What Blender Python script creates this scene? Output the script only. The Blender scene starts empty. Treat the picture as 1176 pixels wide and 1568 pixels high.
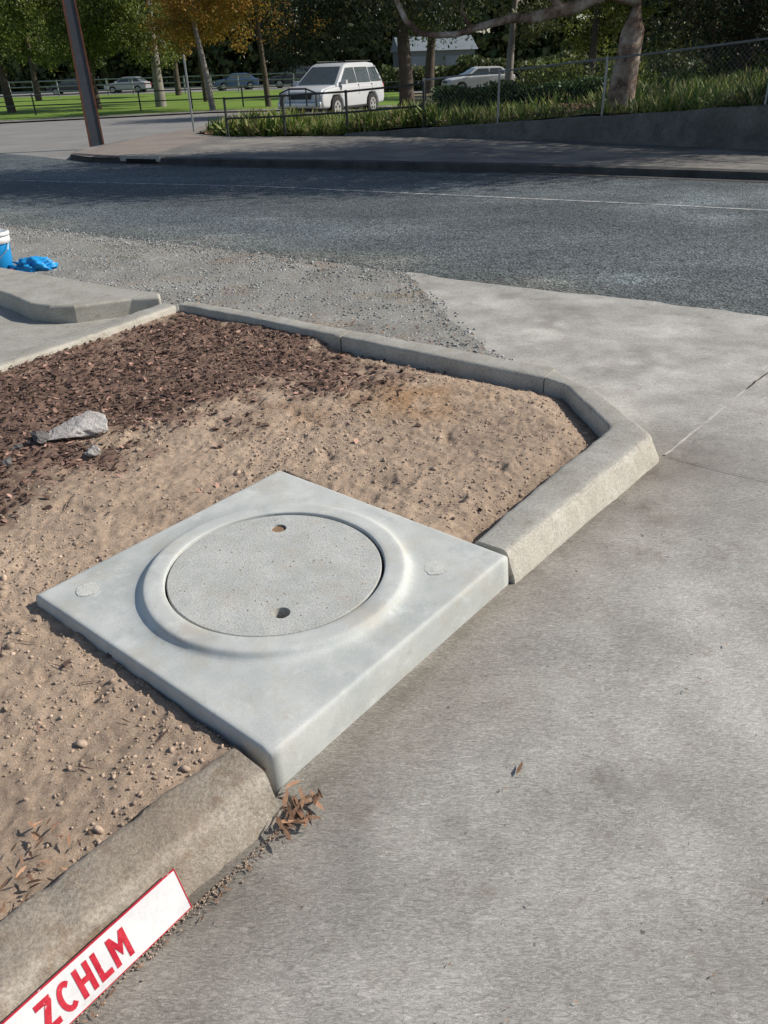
import bpy, bmesh, math, random
import numpy as np
from mathutils import Matrix, Vector, Euler
random.seed(7)
RS=np.random.RandomState(11)
scene=bpy.context.scene
COL=scene.collection

# ------------------------------------------------------------------ helpers
def link(o):
    COL.objects.link(o); return o
def empty(name,loc=(0,0,0),rotz=0):
    e=bpy.data.objects.new(name,None); e.location=loc; e.rotation_euler=(0,0,rotz); return link(e)
def mesh_obj(name,verts,faces,mat=None,smooth=False,parent=None):
    me=bpy.data.meshes.new(name)
    me.from_pydata([tuple(map(float,v)) for v in verts],[],[tuple(int(i) for i in f) for f in faces])
    me.update()
    if mat:
        for m in (mat if isinstance(mat,(list,tuple)) else [mat]): me.materials.append(m)
    if smooth: me.polygons.foreach_set('use_smooth',[True]*len(me.polygons))
    o=bpy.data.objects.new(name,me); link(o)
    if parent: o.parent=parent
    return o
def np_mesh(name,V,F,mat,smooth=False,colors=None,parent=None):
    me=bpy.data.meshes.new(name)
    V=np.ascontiguousarray(V,dtype=np.float32);F=np.ascontiguousarray(F,dtype=np.int32)
    m,k=F.shape
    me.vertices.add(len(V)); me.vertices.foreach_set('co',V.ravel())
    me.loops.add(m*k); me.loops.foreach_set('vertex_index',F.ravel())
    me.polygons.add(m); me.polygons.foreach_set('loop_start',np.arange(0,m*k,k,dtype=np.int32))
    try: me.polygons.foreach_set('loop_total',np.full(m,k,dtype=np.int32))
    except Exception: pass
    me.update(calc_edges=True)
    me.materials.append(mat)
    if smooth: me.polygons.foreach_set('use_smooth',np.ones(m,dtype=bool))
    if colors is not None:
        a=me.color_attributes.new('Col','FLOAT_COLOR','POINT')
        c=np.ones((len(V),4),dtype=np.float32); c[:,:3]=colors
        a.data.foreach_set('color',c.ravel())
    me.validate()
    o=bpy.data.objects.new(name,me); link(o)
    if parent: o.parent=parent
    return o
_tab=RS.rand(256,256)
def vn(x,y,s,seed=0):
    x=x/s+seed*17.31; y=y/s+seed*9.77
    xi=np.floor(x).astype(int); yi=np.floor(y).astype(int)
    fx=x-xi; fy=y-yi; fx=fx*fx*(3-2*fx); fy=fy*fy*(3-2*fy)
    a=_tab[xi%256,yi%256];b=_tab[(xi+1)%256,yi%256];c=_tab[xi%256,(yi+1)%256];d=_tab[(xi+1)%256,(yi+1)%256]
    return (a*(1-fx)+b*fx)*(1-fy)+(c*(1-fx)+d*fx)*fy-.5
def inpoly(x,y,P):
    r=np.zeros(x.shape,bool); n=len(P)
    for i in range(n):
        x1,y1=P[i];x2,y2=P[(i+1)%n]
        if y1==y2: continue
        c=((y1>y)!=(y2>y))&(x<(x2-x1)*(y-y1)/(y2-y1)+x1)
        r^=c
    return r
def closest(x,y,P):
    d=np.full(x.shape,1e9);qx=x.copy();qy=y.copy()
    for i in range(len(P)-1):
        ax,ay=P[i];bx,by=P[i+1]
        dx,dy=bx-ax,by-ay; L=dx*dx+dy*dy
        if L==0: continue
        t=np.clip(((x-ax)*dx+(y-ay)*dy)/L,0,1)
        ex=ax+t*dx;ey=ay+t*dy;dd=np.hypot(x-ex,y-ey);m=dd<d
        d[m]=dd[m];qx[m]=ex[m];qy[m]=ey[m]
    return d,qx,qy
def segdist(x,y,P): return closest(x,y,P)[0]
def grid_in(poly,step,snap=True):
    xs=[p[0] for p in poly];ys=[p[1] for p in poly]
    gx=np.arange(min(xs)-step,max(xs)+step,step);gy=np.arange(min(ys)-step,max(ys)+step,step)
    X,Y=np.meshgrid(gx,gy); nx=len(gx);ny=len(gy)
    idx=np.arange(nx*ny).reshape(ny,nx)
    F=np.stack([idx[:-1,:-1],idx[:-1,1:],idx[1:,1:],idx[1:,:-1]],-1).reshape(-1,4)
    X=X.ravel();Y=Y.ravel()
    cx=X[F].mean(1);cy=Y[F].mean(1)
    F=F[inpoly(cx,cy,poly)]
    u,inv=np.unique(F.ravel(),return_inverse=True)
    F=inv.reshape(-1,4);X=X[u];Y=Y[u]
    if snap:
        cnt=np.bincount(F.ravel(),minlength=len(X));b=np.where(cnt<4)[0]
        d,qx,qy=closest(X[b],Y[b],list(poly)+[poly[0]])
        m=d<step*1.2;X[b[m]]=qx[m];Y[b[m]]=qy[m]
    return X,Y,F
def rand_rot(n,flat=None):
    a=RS.rand(n)*2*np.pi
    if flat is None:
        q=RS.randn(n,4);q/=np.linalg.norm(q,axis=1)[:,None]
        w,x,y,z=q.T
        return np.stack([np.stack([1-2*(y*y+z*z),2*(x*y-z*w),2*(x*z+y*w)],-1),
                    np.stack([2*(x*y+z*w),1-2*(x*x+z*z),2*(y*z-x*w)],-1),
                    np.stack([2*(x*z-y*w),2*(y*z+x*w),1-2*(x*x+y*y)],-1)],1)
    t=RS.randn(n)*flat; b=RS.rand(n)*2*np.pi
    ca,sa=np.cos(a),np.sin(a);ct,st=np.cos(t),np.sin(t);cb,sb=np.cos(b),np.sin(b)
    z=np.zeros(n);o=np.ones(n)
    A=np.stack([np.stack([ca,-sa,z],-1),np.stack([sa,ca,z],-1),np.stack([z,z,o],-1)],1)
    T=np.stack([np.stack([o,z,z],-1),np.stack([z,ct,-st],-1),np.stack([z,st,ct],-1)],1)
    B=np.stack([np.stack([cb,-sb,z],-1),np.stack([sb,cb,z],-1),np.stack([z,z,o],-1)],1)
    return B@T@A
def scatter(name,tv,tf,pos,scl,R,mat,smooth=False,parent=None):
    tv=np.array(tv,float);tf=np.array(tf,int);n=len(pos)
    scl=np.array(scl)
    if scl.ndim==1: scl=np.repeat(scl[:,None],3,1)
    V=np.einsum('nij,nvj->nvi',R,tv[None]*scl[:,None,:])+np.array(pos)[:,None,:]
    F=tf[None]+(np.arange(n)*len(tv))[:,None,None]
    return np_mesh(name,V.reshape(-1,3),F.reshape(-1,tf.shape[1]),mat,smooth,parent=parent)
LEAF=([(-.5,0,0),(-.15,-.13,.03),(.25,-.1,.02),(.5,.06,-.02),(.25,.08,.0),(-.15,.1,.05)],[(0,1,4,5),(1,2,3,4)])
def ico(sub=1,seed=0,rough=.25):
    bm=bmesh.new(); bmesh.ops.create_icosphere(bm,subdivisions=sub,radius=.5)
    rr=random.Random(seed)
    for v in bm.verts: v.co*=1+rr.uniform(-rough,rough)
    V=[tuple(v.co) for v in bm.verts];F=[[v.index for v in f.verts] for f in bm.faces]
    bm.free(); return V,F
def tube(path,radii,n=8):
    V=[];F=[]
    path=[Vector(p) for p in path]
    for i,p in enumerate(path):
        d=(path[min(i+1,len(path)-1)]-path[max(i-1,0)]).normalized()
        q=d.to_track_quat('Z','Y')
        for k in range(n):
            a=2*math.pi*k/n
            V.append(tuple(p+q@Vector((math.cos(a)*radii[i],math.sin(a)*radii[i],0))))
    for i in range(len(path)-1):
        for k in range(n):
            F.append((i*n+k,i*n+(k+1)%n,(i+1)*n+(k+1)%n,(i+1)*n+k))
    return V,F
def join_lists(parts):
    V=[];F=[]
    for v,f in parts:
        b=len(V);V+=list(v);F+=[tuple(i+b for i in q) for q in f]
    return V,F
def box(cx,cy,cz,sx,sy,sz,rz=0):
    c,s=math.cos(rz),math.sin(rz);V=[]
    for dz in(-.5,.5):
        for dx,dy in((-.5,-.5),(.5,-.5),(.5,.5),(-.5,.5)):
            x=dx*sx;y=dy*sy
            V.append((cx+x*c-y*s,cy+x*s+y*c,cz+dz*sz))
    return V,[(0,3,2,1),(4,5,6,7),(0,1,5,4),(1,2,6,5),(2,3,7,6),(3,0,4,7)]
def sheet(name,poly,z,mat):
    return mesh_obj(name,[(x,y,z) for x,y in poly],[tuple(range(len(poly)))],mat)
def resample(P,step):
    out=[P[0]]
    for a,b in zip(P[:-1],P[1:]):
        L=math.dist(a,b);n=max(1,int(L/step))
        for i in range(1,n+1): out.append(tuple(a[k]+(b[k]-a[k])*i/n for k in range(len(a))))
    return out
def jitter(P,step,amp,seed=1):
    P=resample(P,step);rr=random.Random(seed)
    return [P[0]]+[(x+rr.uniform(-amp,amp),y+rr.uniform(-amp,amp)) for x,y in P[1:-1]]+[P[-1]]

# ------------------------------------------------------------------ materials
def newmat(name):
    m=bpy.data.materials.new(name);m.use_nodes=True
    nt=m.node_tree;b=nt.nodes['Principled BSDF'];b.inputs['Roughness'].default_value=.85
    b.inputs['Specular IOR Level'].default_value=.3
    return m,nt,b
def N(nt,t,**k):
    n=nt.nodes.new(t)
    for a,v in k.items(): setattr(n,a,v)
    return n
def noise(nt,scale,detail=6,rough=.6,mapscale=None,rot=0,dist=0):
    tc=N(nt,'ShaderNodeTexCoord');n=N(nt,'ShaderNodeTexNoise')
    n.inputs['Scale'].default_value=scale;n.inputs['Detail'].default_value=detail;n.inputs['Roughness'].default_value=rough
    n.inputs['Distortion'].default_value=dist
    if mapscale:
        mp=N(nt,'ShaderNodeMapping');mp.inputs['Scale'].default_value=mapscale;mp.inputs['Rotation'].default_value=(0,0,rot)
        nt.links.new(tc.outputs['Object'],mp.inputs['Vector']);nt.links.new(mp.outputs[0],n.inputs['Vector'])
    else: nt.links.new(tc.outputs['Object'],n.inputs['Vector'])
    return n.outputs['Fac']
def ramp(nt,fac,stops):
    r=N(nt,'ShaderNodeValToRGB');e=r.color_ramp.elements
    while len(e)<len(stops): e.new(.5)
    for el,(p,c) in zip(e,stops):
        el.position=p; el.color=(c[0],c[1],c[2],1) if not isinstance(c,(int,float)) else (c,c,c,1)
    nt.links.new(fac,r.inputs[0]);return r.outputs[0]
def mix(nt,a,b,fac=1,mode='MULTIPLY'):
    m=N(nt,'ShaderNodeMix',data_type='RGBA',blend_type=mode)
    for s,v in((m.inputs[0],fac),(m.inputs[6],a),(m.inputs[7],b)):
        if isinstance(v,bpy.types.NodeSocket): nt.links.new(v,s)
        elif isinstance(v,(int,float)): s.default_value=v
        else: s.default_value=(*v,1)
    return m.outputs[2]
def bump(nt,b,facs):
    prev=None
    for fac,st,dist in facs:
        n=N(nt,'ShaderNodeBump');n.inputs['Strength'].default_value=st;n.inputs['Distance'].default_value=dist
        nt.links.new(fac,n.inputs['Height'])
        if prev: nt.links.new(prev,n.inputs['Normal'])
        prev=n.outputs[0]
    nt.links.new(prev,b.inputs['Normal'])
def surf(name,stops,s1=3,s2=120,speck=(.75,1.2),rough=.9,bs=.4,bd=.004,vcol=False,island=None,s2map=None,rot=0,extra=None,topshade=None):
    m,nt,b=newmat(name)
    c=ramp(nt,noise(nt,s1,8,.65),stops)
    f2=noise(nt,s2,5,.7,s2map,rot)
    c=mix(nt,c,ramp(nt,f2,[(.3,speck[0]),(.7,speck[1])]))
    if extra:
        for sc,lo,hi,p0,p1,col in extra:
            fac=ramp(nt,noise(nt,sc,6,.7),[(p0,lo),(p1,hi)])
            c=mix(nt,c,col,fac,'MIX')
    if topshade:   # shade painted onto upward faces so the sides look more sunlit
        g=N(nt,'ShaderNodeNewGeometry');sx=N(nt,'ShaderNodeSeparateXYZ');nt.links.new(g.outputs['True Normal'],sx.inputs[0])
        c=mix(nt,c,topshade,ramp(nt,sx.outputs['Z'],[(.6,0.),(.95,1.)]),'MULTIPLY')
    if vcol:
        a=N(nt,'ShaderNodeAttribute');a.attribute_name='Col';c=mix(nt,c,a.outputs['Color'])
    if island:
        g=N(nt,'ShaderNodeNewGeometry');c=mix(nt,c,ramp(nt,g.outputs['Random Per Island'],island))
    nt.links.new(c,b.inputs['Base Color']);b.inputs['Roughness'].default_value=rough
    if bs: bump(nt,b,[(f2,bs,bd)])
    return m
def plain(name,col,rough=.5,metal=0,var=.12,s=8):
    m,nt,b=newmat(name)
    c=mix(nt,col,ramp(nt,noise(nt,s,6,.7),[(.3,1-var),(.7,1+var)]))
    nt.links.new(c,b.inputs['Base Color']);b.inputs['Roughness'].default_value=rough;b.inputs['Metallic'].default_value=metal
    return m
def leafmat(name,cols,trans=.3,rough=.55):
    m,nt,b=newmat(name)
    g=N(nt,'ShaderNodeNewGeometry')
    st=[(i/(max(1,len(cols)-1)),c) for i,c in enumerate(cols)]
    c=ramp(nt,g.outputs['Random Per Island'],st)
    c=mix(nt,c,ramp(nt,noise(nt,.9,3),[(.3,.6),(.7,1.4)]))
    nt.links.new(c,b.inputs['Base Color']);b.inputs['Roughness'].default_value=rough
    t=N(nt,'ShaderNodeBsdfTranslucent');nt.links.new(c,t.inputs['Color'])
    ms=N(nt,'ShaderNodeMixShader');ms.inputs[0].default_value=trans
    nt.links.new(b.outputs[0],ms.inputs[1]);nt.links.new(t.outputs[0],ms.inputs[2])
    nt.links.new(ms.outputs[0],nt.nodes['Material Output'].inputs['Surface'])
    return m

M_ground=surf('ground_dirt_mat',[(.3,(.10,.10,.045)),(.7,(.20,.165,.09))],s1=.5,s2=20)
M_lawn=surf('lawn_mat',[(.3,(.10,.17,.02)),(.7,(.18,.28,.035))],s1=.25,s2=15,speck=(.7,1.2),bs=.3,bd=.02)
def asphalt():
    m,nt,b=newmat('asphalt_mat')
    c=ramp(nt,noise(nt,.55,7,.65,(1,2.2,1),.48),[(.3,(.060,.073,.078)),(.55,(.086,.101,.106)),(.75,(.13,.143,.145))])
    tc=N(nt,'ShaderNodeTexCoord');v=N(nt,'ShaderNodeTexVoronoi');v.inputs['Scale'].default_value=48
    nt.links.new(tc.outputs['Object'],v.inputs['Vector'])
    c=mix(nt,c,ramp(nt,v.outputs['Color'],[(.15,.4),(.9,1.9)]))
    c=mix(nt,c,ramp(nt,noise(nt,9,5,.8),[(.35,.78),(.65,1.28)]))
    a=N(nt,'ShaderNodeAttribute');a.attribute_name='Col';c=mix(nt,c,a.outputs['Color'])
    nt.links.new(c,b.inputs['Base Color']);b.inputs['Roughness'].default_value=.75
    bump(nt,b,[(v.outputs['Distance'],.8,.012)])
    return m
M_asph=asphalt()
M_asph2=surf('side_street_mat',[(.3,(.19,.185,.175)),(.7,(.26,.255,.24))],s1=.6,s2=60)
M_path=surf('footpath_asphalt_mat',[(.3,(.13,.125,.115)),(.5,(.19,.18,.165)),(.7,(.32,.295,.25))],s1=.8,s2=40,speck=(.6,1.3))
def driveway():
    m,nt,b=newmat('driveway_concrete_mat')
    c=ramp(nt,noise(nt,1.3,9,.66,None,0,.6),[(.28,(.285,.272,.243)),(.5,(.375,.362,.33)),(.72,(.46,.447,.41))])
    br=noise(nt,1,8,.74,(22,85,25),.9,3.0)
    br2=noise(nt,1,7,.72,(20,66,25),-.45,3.2)
    c=mix(nt,c,ramp(nt,br,[(.38,.70),(.5,.96),(.60,1.22),(.7,1.42)]))
    c=mix(nt,c,ramp(nt,br2,[(.36,.78),(.5,1.0),(.66,1.26)]))
    c=mix(nt,c,ramp(nt,noise(nt,380,3,.8),[(.3,.66),(.7,1.32)]))
    c=mix(nt,c,(.06,.05,.04),ramp(nt,noise(nt,38,3,.5),[(.70,0.0),(.74,.7)]),'MIX')
    c=mix(nt,c,(.20,.15,.11),ramp(nt,noise(nt,5,6,.75),[(.55,0.0),(.72,.5)]),'MIX')
    c=mix(nt,c,(.17,.15,.13),ramp(nt,noise(nt,2.2,4,.6),[(.56,0.0),(.70,.45)]),'MIX')
    a=N(nt,'ShaderNodeAttribute');a.attribute_name='Col';c=mix(nt,c,a.outputs['Color'])
    nt.links.new(c,b.inputs['Base Color']);b.inputs['Roughness'].default_value=.8
    bump(nt,b,[(br,.5,.005),(noise(nt,260,4,.8),.5,.002)])
    return m
M_drive=driveway()
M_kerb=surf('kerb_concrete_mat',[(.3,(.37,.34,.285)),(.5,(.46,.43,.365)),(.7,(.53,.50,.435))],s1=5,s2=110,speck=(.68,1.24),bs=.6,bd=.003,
    extra=[(14,0,.6,.58,.72,(.24,.19,.13)),(60,0,.7,.68,.74,(.55,.53,.49)),(75,0,.6,.70,.74,(.16,.13,.11))],topshade=(.74,.76,.79))
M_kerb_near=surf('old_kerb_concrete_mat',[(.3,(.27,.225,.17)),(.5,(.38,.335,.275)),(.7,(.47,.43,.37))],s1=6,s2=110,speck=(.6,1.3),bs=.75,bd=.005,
    extra=[(8,0,.75,.54,.67,(.22,.15,.095)),(3,0,.6,.5,.62,(.25,.19,.14)),(40,0,.7,.66,.70,(.52,.49,.43)),(70,0,.8,.67,.70,(.13,.11,.09))],topshade=(.88,.85,.82))
M_slab=surf('precast_concrete_mat',[(.3,(.40,.42,.40)),(.5,(.48,.495,.47)),(.7,(.565,.575,.55))],s1=4.5,s2=240,speck=(.86,1.11),rough=.7,bs=.3,bd=.001,
    extra=[(5,0,.6,.52,.72,(.43,.375,.30)),(3,0,.5,.55,.66,(.33,.37,.37)),(13,0,.5,.58,.70,(.64,.65,.63)),(24,0,.35,.60,.70,(.40,.33,.25)),(110,0,.6,.70,.74,(.2,.18,.16))],vcol=True)
M_lid=surf('lid_concrete_mat',[(.3,(.39,.40,.375)),(.7,(.51,.515,.485))],s1=9,s2=150,speck=(.74,1.2),rough=.85,bs=.8,bd=.003,
    extra=[(60,0,.7,.67,.71,(.22,.2,.17)),(10,0,.5,.53,.7,(.45,.385,.31)),(34,0,.8,.70,.72,(.16,.14,.12))])
M_patch=surf('cement_patch_mat',[(.3,(.46,.47,.43)),(.7,(.62,.62,.58))],s1=30,s2=150,speck=(.7,1.2),bs=.8,bd=.002)
M_black=plain('gap_dark_mat',(.015,.014,.013),.9)
M_hole=plain('lid_hole_soil_mat',(.25,.16,.10),.9)
def soilm():
    m,nt,b=newmat('soil_mat')
    a=N(nt,'ShaderNodeAttribute');a.attribute_name='Col'
    f=noise(nt,34,9,.8);f3=noise(nt,190,5,.8)
    c=mix(nt,a.outputs['Color'],ramp(nt,f,[(.3,.68),(.5,1.0),(.7,1.24)]))
    c=mix(nt,c,ramp(nt,f3,[(.3,.68),(.7,1.32)]))
    c=mix(nt,c,(.56,.50,.42),ramp(nt,noise(nt,100,2,.4),[(.68,0.),(.72,.65)]),'MIX')
    nt.links.new(c,b.inputs['Base Color']);b.inputs['Roughness'].default_value=.95;b.inputs['Specular IOR Level'].default_value=.1
    bump(nt,b,[(f,.8,.015),(f3,.8,.005)])
    return m
M_soil=soilm()
M_clod=surf('soil_clod_mat',[(.3,(.36,.27,.20)),(.7,(.47,.36,.27))],s1=40,s2=200,island=[(0,.75),(.8,1.1),(.93,1.2),(1,1.55)])
M_mulch=surf('bark_mulch_mat',[(.3,(.10,.06,.045)),(.7,(.18,.11,.085))],s1=20,s2=90,island=[(0,.25),(.6,1.0),(.82,1.6),(1,3.6)])
M_litter=surf('leaf_litter_mat',[(.3,(.20,.105,.065)),(.7,(.34,.21,.13))],s1=20,s2=90,island=[(0,.3),(.8,1.2),(1,1.9)])
M_gravel=surf('gravel_verge_mat',[(.3,(.19,.185,.165)),(.55,(.275,.27,.245)),(.75,(.34,.33,.30))],s1=1.6,s2=55,speck=(.4,1.5),bs=.9,bd=.01,
    extra=[(1.2,0,.55,.53,.69,(.28,.195,.13))])
M_stone=surf('gravel_stone_mat',[(.3,(.26,.265,.26)),(.7,(.40,.405,.39))],s1=30,s2=200,island=[(0,.45),(1,1.5)])
M_rock=surf('rock_mat',[(.3,(.36,.33,.31)),(.5,(.48,.45,.42)),(.8,(.56,.54,.52))],s1=12,s2=80,speck=(.65,1.25),bs=1,bd=.01)
M_rockd=surf('dark_rock_mat',[(.3,(.10,.09,.09)),(.7,(.2,.19,.18))],s1=12,s2=80,bs=1,bd=.01)
M_line=surf('road_paint_mat',[(.38,(.16,.17,.17)),(.60,(.44,.45,.44))],s1=6,s2=60)
M_wallc=surf('retaining_wall_mat',[(.3,(.12,.115,.105)),(.7,(.23,.22,.205))],s1=1.5,s2=30,speck=(.7,1.2),bs=.4,bd=.01,extra=[(2.5,0,.6,.5,.65,(.08,.075,.07))])
M_farkerb=surf('far_kerb_mat',[(.3,(.04,.04,.04)),(.7,(.10,.095,.09))],s1=2,s2=30)
M_paver=surf('brick_footpath_mat',[(.3,(.20,.165,.145)),(.7,(.28,.24,.205))],s1=1,s2=25)
M_steel=plain('galvanised_mat',(.33,.34,.34),.45,.6)
M_fence_dk=plain('fence_paint_dark_mat',(.05,.055,.05),.6)
M_rust=plain('rusty_steel_mat',(.16,.07,.045),.8,.1,.3,5)
M_polecon=plain('pole_concrete_mat',(.075,.085,.10),.85,0,.2)
M_white=plain('car_silver_white_paint_mat',(.55,.56,.57),.25,.1,.03)
M_whitecar=plain('car_white_paint_mat',(.62,.63,.64),.25,0,.03)
M_glass=plain('car_glass_mat',(.07,.085,.09),.08,0,.1)
M_tyre=plain('tyre_rubber_mat',(.02,.02,.02),.8)
M_trim=plain('car_dark_trim_mat',(.04,.04,.042),.5)
M_chrome=plain('car_alloy_mat',(.5,.5,.51),.35,.7)
M_blue=plain('blue_plastic_mat',(.02,.28,.62),.35,0,.06)
M_whiteplastic=plain('white_plastic_mat',(.75,.75,.73),.4,0,.05)
M_red=surf('red_paint_mat',[(.4,(.46,.015,.035)),(.6,(.58,.04,.06))],s1=30,s2=200,speck=(.8,1.15),rough=.5,bs=0,extra=[(50,0,.8,.63,.67,(.68,.60,.60))])
M_board=surf('board_white_mat',[(.4,(.62,.61,.62)),(.6,(.72,.71,.71))],s1=8,s2=120,speck=(.92,1.05),rough=.45,bs=0,extra=[(25,0,.5,.60,.7,(.48,.45,.40))])
M_bark=surf('smooth_gum_bark_mat',[(.38,(.12,.075,.055)),(.47,(.28,.19,.14)),(.56,(.42,.34,.28)),(.66,(.58,.52,.46))],s1=2.6,s2=24,speck=(.75,1.2),bs=.6,bd=.03)
M_barkd=surf('dark_bark_mat',[(.3,(.06,.045,.035)),(.7,(.13,.105,.08))],s1=3,s2=25,bs=.8,bd=.03)
M_barkg=surf('grey_bark_mat',[(.3,(.18,.16,.14)),(.7,(.30,.28,.25))],s1=3,s2=25,bs=.8,bd=.03)
L_green=leafmat('green_leaf_mat',[(.05,.075,.018),(.12,.155,.03),(.21,.23,.05)],.35)
L_dark=leafmat('dark_leaf_mat',[(.014,.028,.01),(.032,.052,.016),(.07,.085,.028)],.2)
L_gum=leafmat('gum_leaf_mat',[(.035,.05,.02),(.075,.09,.035),(.17,.15,.06)],.2)
L_autumn=leafmat('autumn_leaf_mat',[(.14,.17,.03),(.34,.23,.045),(.44,.24,.04),(.24,.12,.04)],.45)
L_conif=leafmat('conifer_leaf_mat',[(.010,.026,.010),(.022,.045,.013),(.10,.055,.024)],.1)
L_grass=leafmat('grass_blade_mat',[(.05,.10,.015),(.11,.18,.03),(.20,.23,.055),(.36,.31,.15)],.3)
L_hedge=leafmat('hedge_leaf_mat',[(.02,.05,.012),(.045,.09,.02),(.08,.13,.03)],.2)
L_far=leafmat('distant_leaf_mat',[(.035,.06,.022),(.08,.105,.035),(.15,.15,.05)],.25)

# ------------------------------------------------------------------ ground & roads
sheet('ground',[(-400,-400),(400,-400),(400,400),(-400,400)],-.02,M_ground)
near_edge=[(-60,47.3),(-30,27.8),(-4.95,10.95),(-2.0,9.05),(.28,7.42),(.84,6.96),(1.5,6.52),(2.19,6.12),(2.86,5.6),(14,-1.8),(40,-19)]
near_under=[(x-.3,y-.45) for x,y in near_edge]
far_kerb=[(-5.25,18.55),(-.88,16.38),(2.64,14.7),(6.01,12.6),(14,7.4),(40,-9.5)]
far_left=[(-60,50),(-30,32),(-13,25),(-8.6,21.4),(-7.03,19.8)]
roadpoly=near_under+[(40,-9.5)]+far_kerb[::-1][1:]+far_left[::-1]
X,Y,F=grid_in(roadpoly,.15)
d=segdist(X,Y,near_edge)
dust=np.clip(1-d/1.0,0,1)*(.6+vn(X,Y,.7,3))
wear=np.clip(vn(X,Y,1.6,5)+vn(X,Y,.5,6)*.6,0,1)
dd=np.clip(dust,0,1)[:,None]
colr=(1-dd)*np.array([1,1,1])+dd*np.array([1.7,1.5,1.25])
al=(X*.46+Y*.888)
band=.5+.5*np.sin(al*1.7+.4*vn(X,Y,3,2))
wx=np.clip((X-1.0)/4,0,1)
colr=colr*(.82+.32*band+(wear*1.6*(.2+wx)))[:,None]
pd=np.hypot((X-2.1)/.8,(Y-6.9)/.25);pw=(np.clip(1.1-pd,0,1)*np.clip(.5+1.6*vn(X,Y,.2,44),0,1))[:,None]
colr=colr*(1+1.5*pw)
np_mesh('road',np.stack([X,Y,np.full(len(X),-.008)],1),F,M_asph,colors=colr)
side=[(-7.03,19.8),(-7.3,21.2),(-6.6,25),(-5.6,29),(-3.5,30.2),(4,30.5),(20,29),(20,37),(2,39),(-7.4,40.5),(-15.8,37.5),(-30,35.5),(-60,52),(-30,32),(-13,25),(-8.6,21.4)]
sheet('side_street',side,-.006,M_asph2)
sheet('lawn',[(-140,70),(-60,56),(-30,37.5),(-15.8,39.8),(-7.4,42.5),(2,41.5),(2,84),(-60,95),(-140,160)],.02,M_lawn)
sheet('lawn_edge_path',[(-60,53.5),(-30,35.8),(-15.8,37.8),(-7.4,40.8),(2,39.3),(2,41.3),(-7.4,42.4),(-15.8,39.7),(-30,37.4),(-60,55.9)],.04,M_path)
def lane(name,P,w,z):
    V=[]
    for i,p in enumerate(P):
        a=P[max(i-1,0)];b=P[min(i+1,len(P)-1)];dx,dy=b[0]-a[0],b[1]-a[1];L=math.hypot(dx,dy)
        V+=[(p[0]-dy/L*w,p[1]+dx/L*w,z),(p[0]+dy/L*w,p[1]-dx/L*w,z)]
    F=[(2*i,2*i+1,2*i+3,2*i+2) for i in range(len(P)-1)]
    return mesh_obj(name,V,F,M_line)
lane('road_lane_marking',[(-30,27.9),(-7.16,16.2),(-1.85,13.9),(3.67,10.75),(14,4.2)],.04,-.004)

# verge gravel
vedge=jitter([(-10,14.15),(-4.95,10.85),(-2.0,8.95),(.28,7.36)],.12,.035,4)
vedge2=jitter([(.28,7.36),(.55,5.77),(.78,4.85),(.95,4.2)],.07,.022,5)
vergepoly=vedge+vedge2[1:]+[(-.26,5.10),(-1.6,6.06),(-1.9,6.25),(-2.82,6.95),(-3.55,7.4),(-8,10.3),(-10,12)]
X,Y,F=grid_in(vergepoly,.045)
Z=.002+.018*np.clip(segdist(X,Y,vedge)/.5,0,1)*np.clip(segdist(X,Y,vedge2)/.2,0.35,1)+np.maximum(.014*vn(X,Y,.25,2)+.012*vn(X,Y,.08,4),-.004)
np_mesh('gravel_verge',np.stack([X,Y,Z],1),F,M_gravel,smooth=True)
sheet('verge_extension',[(-60,47.2),(-30,27.5),(-9.9,14.1),(-9.9,11.9),(-30,24),(-60,43)],.0,M_gravel)
n=20000
px=RS.uniform(-6,1.0,n);py=RS.uniform(4.3,12,n)
de=segdist(px,py,vedge);de2=segdist(px,py,vedge2)
ins=inpoly(px,py,vergepoly);k=ins|((de<.12)&(RS.rand(n)<.6))|((de2<.08)&(RS.rand(n)<.5)&(py>4.6));k&=~((px>.3)&(py<4.75))
px=px[k];py=py[k];ins=ins[k]
sc=RS.uniform(.010,.030,len(px))
tv,tf=ico(1,3,.2)
pos=np.stack([px,py,np.where(ins,.02,.004)],1)
scatter('gravel',tv,tf,pos,np.stack([sc,sc*.8,sc*.6],1),rand_rot(len(px),.3),M_stone)
W_=[]
for cx,cy in((-2.55,8.3),(.15,6.4)):
    for _ in range(28): W_.append((cx+random.gauss(0,.10),cy+random.gauss(0,.06),.02))
W_=np.array(W_);s=RS.uniform(.02,.05,len(W_))
BL=([(-.05,0,0),(.05,0,0),(.03,.16,.6),(.0,.42,1)],[(0,1,2,3)])
scatter('verge_weeds',BL[0],BL[1],W_,np.stack([s*1.5,s,s],1),rand_rot(len(W_),.6),L_grass)

# driveway
DE=jitter([(.28,7.40),(.84,6.93),(1.5,6.49),(2.19,6.09),(2.86,5.57),(9,1.5)],.15,.03,6)
DP=[(-2.2,-2.5),(-.83,.72),(-.34,1.35),(-.3,1.45),(.40,2.3),(.48,2.36),(1.12,3.08),(1.26,3.36),(1.14,3.75),(.92,4.2),(.70,4.92),(.50,5.77)]+DE+[(9,-2.5)]
X,Y,F=grid_in(DP,.035)
KL=[(-.83,.72),(-.30,1.33),(.46,2.34),(1.2,3.15),(1.36,3.33)]
d=segdist(X,Y,KL)
st=np.clip(1-d/(.42+.35*vn(X,Y,.35,8)),0,1)**.8
st2=np.clip(1-d/1.0,0,1)*(.5+vn(X,Y,.3,7))
edge_=np.clip(1-d/.05,0,1)*(.6+vn(X,Y,.08,71))
nearl=np.clip((1.3-Y)/1.2,0,1)*np.clip(1-(X+.5)/1.3,0,1)
base=np.ones((len(X),3))
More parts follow.
